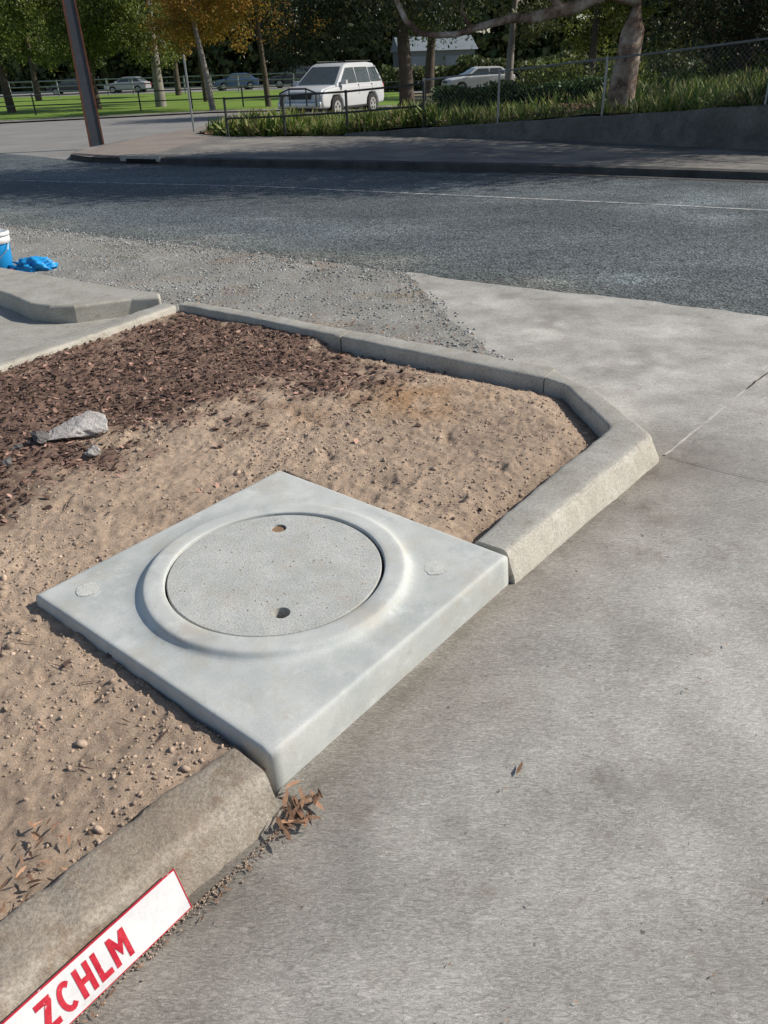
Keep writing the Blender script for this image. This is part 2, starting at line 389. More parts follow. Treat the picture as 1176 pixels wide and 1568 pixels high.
a=np.clip(st*.42+st2*.28+nearl*.35+edge_*.3,0,.85)[:,None]
base=base*(1-a)+a*np.array([.42,.365,.31])
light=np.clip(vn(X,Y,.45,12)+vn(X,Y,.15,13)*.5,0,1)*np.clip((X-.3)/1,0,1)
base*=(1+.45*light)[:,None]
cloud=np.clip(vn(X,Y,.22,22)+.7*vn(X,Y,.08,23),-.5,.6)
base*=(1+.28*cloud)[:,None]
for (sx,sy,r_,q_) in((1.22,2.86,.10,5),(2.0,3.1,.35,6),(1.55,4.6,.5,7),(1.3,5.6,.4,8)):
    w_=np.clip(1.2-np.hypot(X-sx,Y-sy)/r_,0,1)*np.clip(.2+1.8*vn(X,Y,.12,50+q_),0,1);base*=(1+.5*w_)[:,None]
Zd=.003*vn(X,Y,.5,9)
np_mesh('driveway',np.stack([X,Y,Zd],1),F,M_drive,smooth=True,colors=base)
def crack(name,P,w,mat):
    P=resample(P,.06);P=[(x+random.uniform(-.004,.004),y+random.uniform(-.004,.004)) for x,y in P]
    V=[]
    for i,p in enumerate(P):
        a=P[max(i-1,0)];b=P[min(i+1,len(P)-1)];dx,dy=b[0]-a[0],b[1]-a[1];L=math.hypot(dx,dy);ww=w*random.uniform(.5,1.4)
        V+=[(p[0]-dy/L*ww,p[1]+dx/L*ww,.006),(p[0]+dy/L*ww,p[1]-dx/L*ww,.006)]
    return mesh_obj(name,V,[(2*i,2*i+1,2*i+3,2*i+2) for i in range(len(P)-1)],mat)
M_joint=surf('joint_mat',[(.35,(.36,.34,.31)),(.6,(.52,.50,.46))],s1=12,s2=90)
M_jointd=plain('joint_dark_mat',(.14,.13,.11),.9,0,.3,20)
crack('driveway_joint',[(1.37,3.36),(1.85,3.88),(2.4,4.5)],.006,M_joint)
crack('driveway_joint',[(2.1,4.16),(2.9,5.02)],.004,M_jointd)
crack('driveway_joint',[(1.38,3.34),(1.6,3.16),(2.2,2.7),(3,2.1)],.0022,M_jointd)

# ------------------------------------------------------------------ kerbs
PROF=[(0,-.04),(0,.105),(.02,.122),(.06,.129),(.12,.131),(.60,.131),(.66,.129),(.71,.124),(.755,.114),(.785,.100),(.80,.088),(.93,.02),(.97,-.03)]
def kerb(name,I,O,mat,step=.025,prof=PROF,zs=1,nz=.004):
    ri=[I[0]];ro=[O[0]]
    for i in range(len(I)-1):
        m=max(1,int(max(math.dist(I[i],I[i+1]),math.dist(O[i],O[i+1]))/step))
        for k in range(1,m+1):
            t=k/m
            ri.append(tuple(I[i][c]*(1-t)+I[i+1][c]*t for c in(0,1)));ro.append(tuple(O[i][c]*(1-t)+O[i+1][c]*t for c in(0,1)))
    for _ in range(5):
        for L in(ri,ro):
            c=list(L)
            for i in range(1,len(L)-1): L[i]=tuple((c[i-1][q]+2*c[i][q]+c[i+1][q])/4 for q in(0,1))
    F=[];m=len(prof);P=[];T=[]
    for (a,b) in zip(ri,ro):
        dx,dy=b[0]-a[0],b[1]-a[1];L=math.hypot(dx,dy)
        for (t,z) in prof:
            P.append((a[0]*(1-t)+b[0]*t,a[1]*(1-t)+b[1]*t,z*zs));T.append((dx/L*(1 if t>.5 else -1),dy/L*(1 if t>.5 else -1)))
    P=np.array(P);T=np.array(T)
    u=P[:,0]*1.3+P[:,2]*2;v=P[:,1]*1.3+P[:,2]*3
    j=nz*(2*vn(u,v,.10,4)+1.1*vn(u,v,.035,5)+.6*vn(u,v,.014,6))
    P[:,0]+=T[:,0]*j;P[:,1]+=T[:,1]*j;P[:,2]+=np.where(P[:,2]>.05,j*.5,0)
    for i in range(len(ri)-1):
        for k in range(m-1): F.append((i*m+k,i*m+k+1,(i+1)*m+k+1,(i+1)*m+k))
    F.append(tuple(range(m))[::-1]);F.append(tuple((len(ri)-1)*m+k for k in range(m)))
    o=mesh_obj(name,P.tolist(),F,mat,smooth=True)
    o.data.set_sharp_from_angle(angle=math.radians(50))
    return o
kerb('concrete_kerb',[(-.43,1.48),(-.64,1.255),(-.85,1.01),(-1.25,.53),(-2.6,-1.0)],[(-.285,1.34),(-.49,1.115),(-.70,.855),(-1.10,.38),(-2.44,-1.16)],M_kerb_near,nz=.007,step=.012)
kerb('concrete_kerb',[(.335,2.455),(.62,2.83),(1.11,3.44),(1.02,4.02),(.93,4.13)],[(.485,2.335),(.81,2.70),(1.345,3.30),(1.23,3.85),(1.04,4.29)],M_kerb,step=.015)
PROF2=[(0,-.04),(0,.110),(.03,.122),(.09,.129),(.16,.131),(.84,.131),(.92,.128),(.97,.12),(1,.10),(1.0,-.03)]
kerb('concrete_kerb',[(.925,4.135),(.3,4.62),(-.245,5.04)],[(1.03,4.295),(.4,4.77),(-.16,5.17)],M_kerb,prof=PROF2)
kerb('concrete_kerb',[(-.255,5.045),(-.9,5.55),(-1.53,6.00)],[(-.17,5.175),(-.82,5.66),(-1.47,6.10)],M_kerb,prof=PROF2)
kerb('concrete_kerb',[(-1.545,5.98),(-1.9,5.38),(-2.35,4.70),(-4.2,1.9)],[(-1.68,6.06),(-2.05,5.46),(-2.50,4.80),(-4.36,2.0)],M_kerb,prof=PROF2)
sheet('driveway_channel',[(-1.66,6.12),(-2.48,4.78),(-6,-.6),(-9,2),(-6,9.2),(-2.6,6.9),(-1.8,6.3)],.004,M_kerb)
top=[(-6,8.7),(-3.6,6.98),(-3.05,6.5),(-2.75,6.17),(-2.55,6.06),(-2.35,6.04),(-1.95,6.2),(-1.72,6.22),(-1.76,6.36),(-2.1,6.55),(-2.82,7.06),(-3.55,7.56),(-6,9.3)]
me=bpy.data.meshes.new('kerb_return');bm=bmesh.new()
vs=[bm.verts.new((x,y,.14)) for x,y in top];fc=bm.faces.new(vs)
r=bmesh.ops.extrude_face_region(bm,geom=[fc])
for v in r['geom']:
    if isinstance(v,bmesh.types.BMVert): v.co.z=-.02
bmesh.ops.recalc_face_normals(bm,faces=bm.faces)
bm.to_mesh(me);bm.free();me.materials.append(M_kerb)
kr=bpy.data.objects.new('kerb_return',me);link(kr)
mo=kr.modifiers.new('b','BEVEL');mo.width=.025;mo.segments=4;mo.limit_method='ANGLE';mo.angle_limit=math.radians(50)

# ------------------------------------------------------------------ junction pit: slab + ring + lid
C=(-.388,2.27);A0=math.atan2(.885,.745)
half=.592
NA=192;rings=[(.384,.05),(.384,.157),(.3855,.1605),(.389,.162),(.405,.1625),(.435,.1625),(.448,.1620),(.454,.160),(.459,.156),(.464,.149),(.470,.1425),(.479,.1375),(.493,.134),(.51,.132),(.535,.1305)]
V=[];Fs=[]
def sq(a):
    c,s=math.cos(a),math.sin(a);return half/max(abs(c),abs(s))
def addring(fn):
    for k in range(NA):
        a=2*math.pi*k/NA
        r,z=fn(a);x=r*math.cos(a);y=r*math.sin(a)
        V.append((C[0]+x*math.cos(A0)-y*math.sin(A0),C[1]+x*math.sin(A0)+y*math.cos(A0),z))
for r,z in rings: addring(lambda a,r=r,z=z:(r,z))
for t in(.08,.15,.25,.35,.45,.55,.65,.75,.85,.94): addring(lambda a,t=t:(.535+(sq(a)*.972-.535)*t,.1305-.0005*t))
for q,z in((.977,.1298),(.985,.128),(.991,.1245),(.995,.119),(.998,.11),(1.002,.06),(1.01,-.03)): addring(lambda a,q=q,z=z:(sq(a)*q,z))
nr=len(V)//NA
for i in range(nr-1):
    for k in range(NA): Fs.append((i*NA+k,i*NA+(k+1)%NA,(i+1)*NA+(k+1)%NA,(i+1)*NA+k))
Va=np.array(V);r_=np.hypot(Va[:,0]-C[0],Va[:,1]-C[1])
Va[:,2]+=np.where(Va[:,2]>.1,.0018*vn(Va[:,0],Va[:,1],.13,3)+.0009*vn(Va[:,0],Va[:,1],.04,4),0)
cc=np.ones((len(V),3))
sm=np.clip(np.exp(-((r_-.473)/.016)**2)*(.5+.9*vn(Va[:,0],Va[:,1],.12,6)),0,1)[:,None]
cc=cc+sm*.18
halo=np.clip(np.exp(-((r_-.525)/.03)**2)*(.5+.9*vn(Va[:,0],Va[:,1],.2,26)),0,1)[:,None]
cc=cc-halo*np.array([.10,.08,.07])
pit=empty('drainage_pit_cover')
np_mesh('slab',Va,np.array(Fs),M_slab,smooth=True,colors=cc,parent=pit)
for (x,y) in [(-1.04,2.215),(.175,2.27)]:
    P=[(x,y,.1340)]
    n_=36
    for t in np.linspace(0,2*math.pi,n_+1)[:-1]:
        rr_=.042*random.uniform(.90,1.08);P.append((x+math.cos(t)*rr_,y+math.sin(t)*rr_,.1326))
    mesh_obj('lifting_point_patch',P,[(0,i+1,(i+1)%n_+1) for i in range(n_)],M_patch,parent=pit)
R=.3755;LZ=.155;CL=(C[0]-.002,C[1]+.001)
holes=[(-.405,2.545,.029),(-.343,2.012,.029)]
from mathutils.geometry import delaunay_2d_cdt
pts=[];edges=[]
def loop(cx,cy,r,n):
    b=len(pts)
    for k in range(n):
        a=2*math.pi*k/n;pts.append(Vector((cx+math.cos(a)*r,cy+math.sin(a)*r)))
    for k in range(n): edges.append((b+k,b+(k+1)%n))
loop(CL[0],CL[1],R-.003,96)
for hx,hy,hr in holes: loop(hx,hy,hr,24)
vo,eo,fo,_,_,_=delaunay_2d_cdt(pts,edges,[],1,1e-5)
LV=[(v.x,v.y,LZ) for v in vo];LF=[]
for f_ in fo:
    c=sum((vo[i] for i in f_),Vector((0,0)))/len(f_)
    if any((c.x-h[0])**2+(c.y-h[1])**2<(h[2]*.98)**2 for h in holes):continue
    LF.append(tuple(f_))
b=len(LV)
for rr_,z in((R-.003,LZ),(R,LZ-.003),(R,.08)):
    for k in range(96):
        a=2*math.pi*k/96;LV.append((CL[0]+math.cos(a)*rr_,CL[1]+math.sin(a)*rr_,z))
for j in(0,1):
    for k in range(96): LF.append((b+j*96+k,b+j*96+(k+1)%96,b+(j+1)*96+(k+1)%96,b+(j+1)*96+k))
for hi,(hx,hy,hr) in enumerate(holes):
    b=len(LV)
    for z,q in((LZ,1),(LZ-.05,.95)):
        for k in range(24):
            a=2*math.pi*k/24;LV.append((hx+math.cos(a)*hr*q,hy+math.sin(a)*hr*q,z))
    for k in range(24): LF.append((b+k,b+(k+1)%24,b+24+(k+1)%24,b+24+k))
mesh_obj('lid',LV,LF,M_lid,parent=pit)
for (hx,hy,hr),m,dz in zip(holes,(M_hole,M_black),(.008,.04)):
    mesh_obj('lifting_hole_fill',[(hx+math.cos(2*math.pi*k/20)*hr,hy+math.sin(2*math.pi*k/20)*hr,LZ-dz) for k in range(20)],[tuple(range(20))],m,parent=pit)
mesh_obj('gap_seat',[(C[0]+math.cos(2*math.pi*k/64)*.395,C[1]+math.sin(2*math.pi*k/64)*.395,.07) for k in range(64)],[tuple(range(64))],M_black,parent=pit)
n=70;a=RS.rand(n)*2*np.pi;q=np.sqrt(RS.rand(n))*.34;gx=C[0]+np.cos(a)*q;gy=C[1]+np.sin(a)*q
k=(np.hypot(gx+.405,gy-2.545)>.04)&(np.hypot(gx+.343,gy-2.012)>.04);gx=gx[k];gy=gy[k]
tv,tf=ico(1,12,.3)
scatter('grit',tv,tf,np.stack([gx,gy,np.full(len(gx),LZ+.001)],1),RS.uniform(.002,.006,len(gx)),rand_rot(len(gx)),M_clod,parent=pit)

# ------------------------------------------------------------------ soil
SP=[(-.37,1.42),(.40,2.40),(1.2,3.4),(1.09,4.04),(.96,4.17),(-.23,5.09),(-1.58,6.03),(-2.42,4.76),(-4.25,1.95),(-4.25,-2.4),(-3.6,-2.2),(-1.17,.46)]
X,Y,F=grid_in(SP,.010,snap=False)
slabsq=[(-1.21,2.22),(-.46,3.17),(.43,2.29),(-.32,1.41)]
def soilh(X,Y):
    wx=X+.03*vn(X,Y,.09,31);wy=Y+.03*vn(X,Y,.09,32)
    z=.090+.026*vn(X,Y,.55,1)+.009*vn(wx,wy,.17,2)+.009*vn(wx,wy,.065,3)+.009*vn(wx,wy,.03,4)+.009*vn(X,Y,.016,9)
    pit_=np.clip(vn(wx,wy,.10,41)-.25,0,1);z-=pit_*.08
    tr=np.clip(vn(X,Y,.8,15)+.05,0,.5)
    z+=tr*.005*np.sin((X*.97-Y*.25+.05*vn(X,Y,.2,17))*62+5*vn(X,Y,.25,16))
    dk=segdist(X,Y,[(.335,2.455),(1.11,3.44),(1.02,4.02),(.93,4.13),(-.25,5.04)])
    z-=.062*np.clip(1-dk/.22,0,1)
    dslab=segdist(X,Y,slabsq+[slabsq[0]])
    z=np.minimum(z,.114+np.clip(dslab-.01,0,.3)*.14+.012*vn(X,Y,.03,5))
    dnl=segdist(X,Y,[(-.435,1.485),(-.85,1.01),(-2.6,-1)])
    z=np.minimum(z,.098+.08*np.clip(dnl,0,.5)+.012*vn(X,Y,.03,5))
    return np.where(inpoly(X,Y,slabsq),.06,z)
Z=soilh(X,Y)
MP=[(-4.3,1.2),(-2.5,4.7),(-1.55,6.1),(-.2,5.05),(.35,4.65),(-.3,4.2),(-.75,3.9),(-1.1,3.7),(-1.35,3.3),(-1.75,2.85),(-2.4,2.2),(-3,1.5)]
def mulchw(X,Y):
    d=segdist(X,Y,MP+[MP[0]]);i=inpoly(X,Y,MP)
    s=np.where(i,d,-d)+.7*vn(X,Y,.35,6)+.5*vn(X,Y,.1,7)
    return np.clip(s/.5+.45,0,1)
mw=mulchw(X,Y)[:,None]*.92
basec=np.array([.455,.345,.255])*(1+.28*vn(X,Y,.6,8)+.22*vn(X,Y,.2,9)+.18*vn(X,Y,.07,19))[:,None]
colr=basec*(1-mw)+mw*np.array([.17,.108,.083])*(1+.8*vn(X,Y,.15,11))[:,None]
do=np.hypot((X-.22)/1.0,(Y-3.98)/.8);ow=(np.clip(1.2-do/.42,0,1)*np.clip(.75+1.6*vn(X,Y,.12,10),0,1))[:,None]*.85
colr=colr*(1-ow)+ow*np.array([.36,.215,.11])
do=np.hypot((X+.45),(Y-3.8));ow=(np.clip(1-do/.25,0,1)*np.clip(.5+1.5*vn(X,Y,.1,10),0,1)*.6)[:,None]
colr=colr*(1-ow)+ow*np.array([.38,.23,.13])
ddark=np.clip(1-segdist(X,Y,[(.335,2.455),(1.11,3.44),(1.02,4.02)])/.11,0,1)[:,None]*.7  # kerb shadow painted into the soil colour along the right kerb
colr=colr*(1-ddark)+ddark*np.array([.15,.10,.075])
dnl=np.clip(1-segdist(X,Y,[(-.435,1.485),(-.85,1.01),(-2.6,-1)])/.03,0,1)[:,None]*.6  # narrow shadow painted on the soil beside the near kerb
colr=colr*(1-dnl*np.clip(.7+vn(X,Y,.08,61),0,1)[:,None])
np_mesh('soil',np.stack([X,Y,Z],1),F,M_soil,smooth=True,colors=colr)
n=60000
px=RS.uniform(-3.2,1.15,n);py=RS.uniform(.3,5.9,n)
k=inpoly(px,py,SP)&~inpoly(px,py,slabsq)&(segdist(px,py,SP+[SP[0]])>.09);px=px[k];py=py[k]
m=RS.rand(len(px))<(.5+1.3*vn(px,py,.4,14))*(1-.7*mulchw(px,py));px=px[m];py=py[m]
sc=.004+.010*RS.rand(len(px))**3+(RS.rand(len(px))<.015)*RS.uniform(.006,.02,len(px))
tv,tf=ico(1,5,.28)
scatter('soil_clods',tv,tf,np.stack([px,py,soilh(px,py)+sc*.1],1),np.stack([sc*1.2,sc,sc*.75],1),rand_rot(len(px)),M_clod)
n=44000
px=RS.uniform(-3.6,.6,n);py=RS.uniform(1.6,6.1,n)
w=mulchw(px,py);k=(RS.rand(n)<w*.8+.006)&inpoly(px,py,SP)&(segdist(px,py,SP)>.05)&~inpoly(px,py,slabsq);px=px[k];py=py[k]
s=RS.uniform(.012,.046,len(px))
scatter('bark_mulch',LEAF[0],LEAF[1],np.stack([px,py,soilh(px,py)+.008],1),np.stack([s,s*RS.uniform(.8,2.6,len(s)),s],1),rand_rot(len(px),.5),M_mulch)
n=200;px=RS.uniform(-2.6,.9,n);py=RS.uniform(1.0,5.6,n);k=inpoly(px,py,SP)&~inpoly(px,py,slabsq)&(segdist(px,py,SP+[SP[0]])>.1);px=px[k];py=py[k]
s=RS.uniform(.03,.10,len(px))
scatter('twigs',LEAF[0],LEAF[1],np.stack([px,py,soilh(px,py)+.008],1),np.stack([s,np.full(len(s),.02),s*.4],1),rand_rot(len(px),.15),M_mulch)
# dried leaves
P=[];S=[]
for _ in range(46):
    t=random.random()**.7;P.append((-.295+.09*t+random.gauss(0,.014),1.345+.06*t+random.gauss(0,.022)-.07*random.random(),.010+.035*random.random()));S.append(random.uniform(.025,.065))
for _ in range(45):
    t=random.random();P.append((-.27-.58*t+random.gauss(0,.006),1.29-.66*t+random.gauss(0,.006),.008));S.append(random.uniform(.008,.025))
for _ in range(190):
    t=.05+random.random()*.6;P.append((-.62-.9*t-.16*random.random()-.04,1.13-1.0*t+.24*random.random(),.112));S.append(random.uniform(.012,.04))
for _ in range(340):
    P.append((random.uniform(-.5,2.5),random.uniform(.7,4.5),.008));S.append(random.uniform(.004,.014))
P.append((.345,1.47,.012));S.append(.05)
P.append((.9,1.75,.012));S.append(.025);P.append((1.1,1.95,.012));S.append(.02)
P=np.array(P);S=np.array(S);rd=(inpoly(P[:,0],P[:,1],DP)|inpoly(P[:,0],P[:,1],SP))&~inpoly(P[:,0],P[:,1],slabsq);P=P[rd];S=S[rd]
scatter('dry_leaves',LEAF[0],LEAF[1],P,np.stack([S,S*.9,S],1),rand_rot(len(P),.3),M_litter)
n=5200;px=RS.uniform(-3,.9,n);py=RS.uniform(4.2,9,n)
dd=segdist(px,py,[(-1.5,6.3),(-.1,5.35),(.75,4.75)]);d3=segdist(px,py,[(-3,9.3),(.1,7.2)])
k=inpoly(px,py,vergepoly)&((RS.rand(n)<np.exp(-(dd/.3)**2)*.9)|(RS.rand(n)<np.exp(-(d3/.35)**2)*.25)|(RS.rand(n)<.06));px=px[k];py=py[k]
s=RS.uniform(.012,.04,len(px))
scatter('leaf_litter',LEAF[0],LEAF[1],np.stack([px,py,np.full(len(px),.03)],1),np.stack([s,s*1.6,s],1),rand_rot(len(px),.3),M_litter)
n=700;t=RS.rand(n);dx=RS.exponential(.008,n)
px=-.84+t*.57+dx*.76;py=.69+t*.65-dx*.65
sc=RS.uniform(.002,.006,len(px));tv,tf=ico(1,9,.3)
scatter('gutter_debris',tv,tf,np.stack([px,py,np.full(len(px),.003)],1),sc,rand_rot(len(px)),M_clod)
def rock(name,loc,scl,seed,rz=0,mat=None):
    bm=bmesh.new();bmesh.ops.create_icosphere(bm,subdivisions=5,radius=1)
    rr=random.Random(seed);pl=[(Vector((rr.gauss(0,1),rr.gauss(0,1),rr.gauss(0,.8))).normalized(),rr.uniform(.5,.85)) for _ in range(18)]
    for v in bm.verts:
        for nn,dd_ in pl:
            e=v.co.dot(nn)-dd_
            if e>0: v.co-=nn*e
    co=np.array([v.co[:] for v in bm.verts]);nz=1+.26*vn(co[:,0]+co[:,2]*.7,co[:,1]-co[:,2]*.5,.35,seed)+.12*vn(co[:,0]+co[:,2]*.7,co[:,1]-co[:,2]*.5,.1,seed+1)
    for v,q in zip(bm.verts,nz): v.co=Vector((v.co.x*scl[0]*q,v.co.y*scl[1]*q,v.co.z*scl[2]*q))
    me=bpy.data.meshes.new(name);bm.to_mesh(me);bm.free();me.materials.append(mat or M_rock)
    o=bpy.data.objects.new(name,me);o.location=loc;o.rotation_euler=(0,0,rz);return link(o)
rock('rock',(-1.56,3.70,.105),(.19,.14,.075),4,.1)
rock('rock',(-1.40,3.42,.10),(.05,.035,.03),6,.8)
rock('rock',(-1.72,3.60,.105),(.06,.07,.05),8,.3,M_rockd)
rock('rock',(-1.80,3.50,.10),(.04,.03,.03),9,.3,M_rockd)
rock('rock',(-1.78,3.34,.10),(.03,.04,.025),10,.3,M_rockd)

# ------------------------------------------------------------------ lettered board leaning on near kerb
bd=empty('lettered_board')
u=Vector((-.63,-.776,0)).normalized()
P0=Vector((-.480,1.105,.004));upv=Vector((-.030,.025,.106)).normalized();W=.112;Lb=.75
nrm=(-u).cross(upv).normalized()
if nrm.dot(Vector((1,-1,0)))<0:nrm=-nrm
def bp(s,t,o=0): return P0+u*s+upv*t+nrm*o
def quadbox(name,s0,s1,t0,t1,o0,o1,mat):
    V=[bp(s,t,o) for o in(o0,o1) for s,t in((s0,t0),(s1,t0),(s1,t1),(s0,t1))]
    mesh_obj(name,V,[(0,3,2,1),(4,5,6,7),(0,1,5,4),(1,2,6,5),(2,3,7,6),(3,0,4,7)],mat,parent=bd)
quadbox('board_panel',0,Lb,0,W,0,.004,M_board)
quadbox('border_top',0,Lb,W-.0025,W+.0005,.001,.0048,M_red)
quadbox('border_end',-.0005,.002,-.0005,W-.0026,.001,.0048,M_red)
quadbox('border_bottom',.0021,Lb,-.0005,.0015,.001,.0048,M_red)
sw=.2
LET={'Z':([[(0,1),(.6,1),(.6,1-sw),(0,1-sw)],[(0,sw),(.6,sw),(.6,0),(0,0)],[(.33,1-sw),(.6,1-sw),(.27,sw),(0,sw)]],.6),
 'H':([[(0,0),(sw,0),(sw,1),(0,1)],[(.42,0),(.62,0),(.62,1),(.42,1)],[(sw,.4),(.42,.4),(.42,.6),(sw,.6)]],.62),
 'L':([[(0,0),(sw,0),(sw,1),(0,1)],[(sw,0),(.52,0),(.52,sw),(sw,sw)]],.52),
 'M':([[(0,0),(sw,0),(sw,1),(0,1)],[(.58,0),(.78,0),(.78,1),(.58,1)],[(sw,1),(sw,.62),(.39,.22),(.39,.62)],[(.58,1),(.58,.62),(.39,.22),(.39,.62)]],.78)}
cpoly=[];n_=14
for i in range(n_):
    a0=math.radians(48+(312-48)*i/n_);a1=math.radians(48+(312-48)*(i+1)/n_)
    f0=lambda a,k:(.34+math.cos(a)*(.34-k),.5+math.sin(a)*(.5-k))
    cpoly.append([f0(a0,0),f0(a1,0),f0(a1,sw*.95),f0(a0,sw*.95)])
LET['C']=(cpoly,.62)
V=[];F=[];cur=.150;Hh=.074;WX=.76
for ch in 'MLHCZ':
    polys,wd=LET[ch];wd*=Hh*WX
    x0=cur+wd
    for q in polys:
        b=len(V)
        for (x,y) in q: V.append(bp(x0-x*Hh*WX,.018+y*Hh,.0052))
        F.append(tuple(range(b,b+len(q))))
    cur=x0+.008
mesh_obj('lettering',V,F,M_red,parent=bd)

# ------------------------------------------------------------------ bucket + bag
bk=empty('bucket',(-3.78,8.05,.02))
def lathe(name,prof,mat,parent,n=32):
    V=[];F=[]
    for r,z in prof:
        for k in range(n):
            a=2*math.pi*k/n;V.append((r*math.cos(a),r*math.sin(a),z))
    for i in range(len(prof)-1):
        for k in range(n):F.append((i*n+k,i*n+(k+1)%n,(i+1)*n+(k+1)%n,(i+1)*n+k))
    return mesh_obj(name,V,F,mat,smooth=True,parent=parent)
lathe('pail',[(0,0),(.12,0),(.13,.02),(.143,.25),(.143,.26)],M_blue,bk)
lathe('rim',[(.144,.25),(.158,.255),(.158,.31),(.15,.32)],M_whiteplastic,bk)
lathe('lid',[(.15,.32),(.166,.322),(.166,.35),(.15,.36),(.145,.35),(0,.35)],M_whiteplastic,bk)
V,F=tube([(-.15,0,.28),(-.16,-.08,.2),(-.08,-.17,.12),(.08,-.17,.12),(.16,-.08,.2),(.15,0,.28)],[.004]*6,6)
mesh_obj('handle',V,F,M_steel,parent=bk)
def crumple(name,loc,scl,mat,seed):
    V,F=ico(4,seed,.0);V=np.array(V)
    nz=1+1.0*vn(V[:,0]*2+V[:,2],V[:,1]*2,.22,seed)+.7*vn(V[:,0]*3,V[:,1]*3+V[:,2]*2,.1,seed+1)
    V=V*nz[:,None]*np.array(scl);V[:,2]=np.maximum(V[:,2],-.02)
    o=np_mesh(name,V,np.array(F),mat);o.location=loc;return o
crumple('plastic_bag',(-3.42,7.98,.03),(.34,.24,.17),M_blue,3)
crumple('rag',(-3.68,7.78,.03),(.22,.16,.07),plain('red_cloth_mat',(.5,.04,.03),.9),8)

# ------------------------------------------------------------------ far footpath, kerb, wall, bank
walll=[(-5.2,25.5,.02),(-4.06,23.9,.02),(-2.4,23.2,.06),(-.7,22.7,.12),(1.25,21.6,.26),(2.9,20.2,.40),(4.2,19.1,.52),(5.7,17.4,.66),(7.34,15.6,.84),(9.5,13.2,.98),(14,8.6,1.15),(24,-.5,1.2)]
FK=[(-7.3,21.2),(-7.0,19.9),(-6.3,19.1),(-5.25,18.55),(-.88,16.38),(2.64,14.7),(6.01,12.6),(14,7.4),(24,.9),(40,-9.5)]
fp=FK+[(40,-9),(24,-.5),(14,8.6),(9.5,13.2),(7.34,15.6),(5.7,17.4),(4.2,19.1),(2.9,20.2),(1.25,21.6),(-.7,22.7),(-2.4,23.2),(-4.06,23.9),(-5.2,25.5),(-4.6,30.2),(-5.6,29),(-6.6,25)]
o=sheet('footpath',fp,.10,M_path)
mo=o.modifiers.new('t','TRIANGULATE')
kerb('far_kerb',[(x+.10,y+.22) for x,y in FK[1:]],[(x-.02,y-.03) for x,y in FK[1:]],M_farkerb,step=.4,prof=[(0,.0),(0,.108),(.8,.112),(.95,.10),(1,-.03)],nz=.01)
V=[]
GP=FK[3:]
for i,p in enumerate(GP):
    V+=[(p[0]-.01,p[1]-.02,-.003),(p[0]-.14,p[1]-.27,-.003)]
mesh_obj('gutter_strip',V,[(2*i,2*i+1,2*i+3,2*i+2) for i in range(len(GP)-1)],M_farkerb)  # dark strip along the foot of the far kerb
sheet('brick_footpath',[(-7.1,20.3),(-5.9,19.3),(-4.9,19.4),(-4.3,23.7),(-5.4,25.4),(-4.9,29.8),(-5.5,28.8),(-6.5,25)],.104,M_paver)
inl=empty('stormwater_inlet')
for nm,b_,m_ in(('lintel',box(-4.95,18.52,.09,1.1,.3,.1,-.46),M_kerb),('opening',box(-4.98,18.37,.05,.8,.05,.08,-.46),M_black)):
    mesh_obj(nm,b_[0],b_[1],m_,parent=inl)
W2=[(x,y,z) for x,y,z in walll if x>=-.8]
V=[];F=[]
R_=resample(W2,.5)
for i,(x,y,z) in enumerate(R_):
    j=.01*math.sin(i*2.3)
    V+=[(x,y,-.01),(x,y,z+j),(x+.03,y+.03,z+.03+j),(x+.17,y+.14,z+.03+j),(x+.18,y+.15,-.01)]
for i in range(len(R_)-1):
    for k in range(4):F.append((i*5+k,(i+1)*5+k,(i+1)*5+k+1,i*5+k+1))
mesh_obj('retaining_wall',V,F,M_wallc)
R_=resample(walll,.35);NT=40
V=[];F=[]
def bankz(x,y,z0,t):
    left=max(0,min(1,(x-.5)/4))
    a=z0+.03+.16*min(t,3)/3+.03*math.sin(x*1.7+t)
    if t>3: a+=.02*(t-3)
    fade=max(0,min(1,(t-3.2)/2.2))
    al=a*(1-fade)-.05*fade
    return al*(1-left)+a*left
bank_pts=[]
for i,(x,y,z) in enumerate(R_):
    for k in range(NT):
        t=k*.5
        X_=x+.12+t*(.42+.2*min(1,max(0,x/6)));Y_=y+.10+t*.88
        zz=bankz(x,y,z,t)+(0.02*random.uniform(-1,1))
        V.append((X_,Y_,zz));bank_pts.append((X_,Y_,zz,t,x))
for i in range(len(R_)-1):
    for k in range(NT-1):F.append((i*NT+k,(i+1)*NT+k,(i+1)*NT+k+1,i*NT+k+1))
mesh_obj('grass_bank',V,F,M_ground,smooth=True)
bank=np.array(bank_pts).reshape(len(R_),NT,5)
def bank_sample(n,tmax,imin=0,imax=None):
    imax=imax or len(R_)-2
    i=RS.uniform(imin,imax,n);k=RS.rand(n)**1.3*tmax*2
    i0=i.astype(int);k0=k.astype(int);fi=(i-i0)[:,None];fk=(k-k0)[:,None]
    return (bank[i0,k0]*(1-fi)+bank[i0+1,k0]*fi)*(1-fk)+(bank[i0,k0+1]*(1-fi)+bank[i0+1,k0+1]*fi)*fk
ii=int(len(R_)*.62)
pt=bank_sample(46000,7,0,ii);sc=RS.uniform(.10,.36,len(pt))*(1+1.5*np.clip(vn(pt[:,0],pt[:,1],1.2,3)+.6*vn(pt[:,0],pt[:,1],.4,4),-.5,.8))
k=(pt[:,2]>0)&(vn(pt[:,0],pt[:,1],.7,24)>-.30);pt=pt[k];sc=sc[k]
scatter('grass',BL[0],BL[1],pt[:,:3],np.stack([sc*1.3,sc,sc],1),rand_rot(len(pt),.45),L_grass)
pt=bank_sample(14000,2.0,0,ii)
s=RS.uniform(.04,.1,len(pt));k=vn(pt[:,0],pt[:,1],.9,34)>-.05;pt=pt[k];s=s[k]
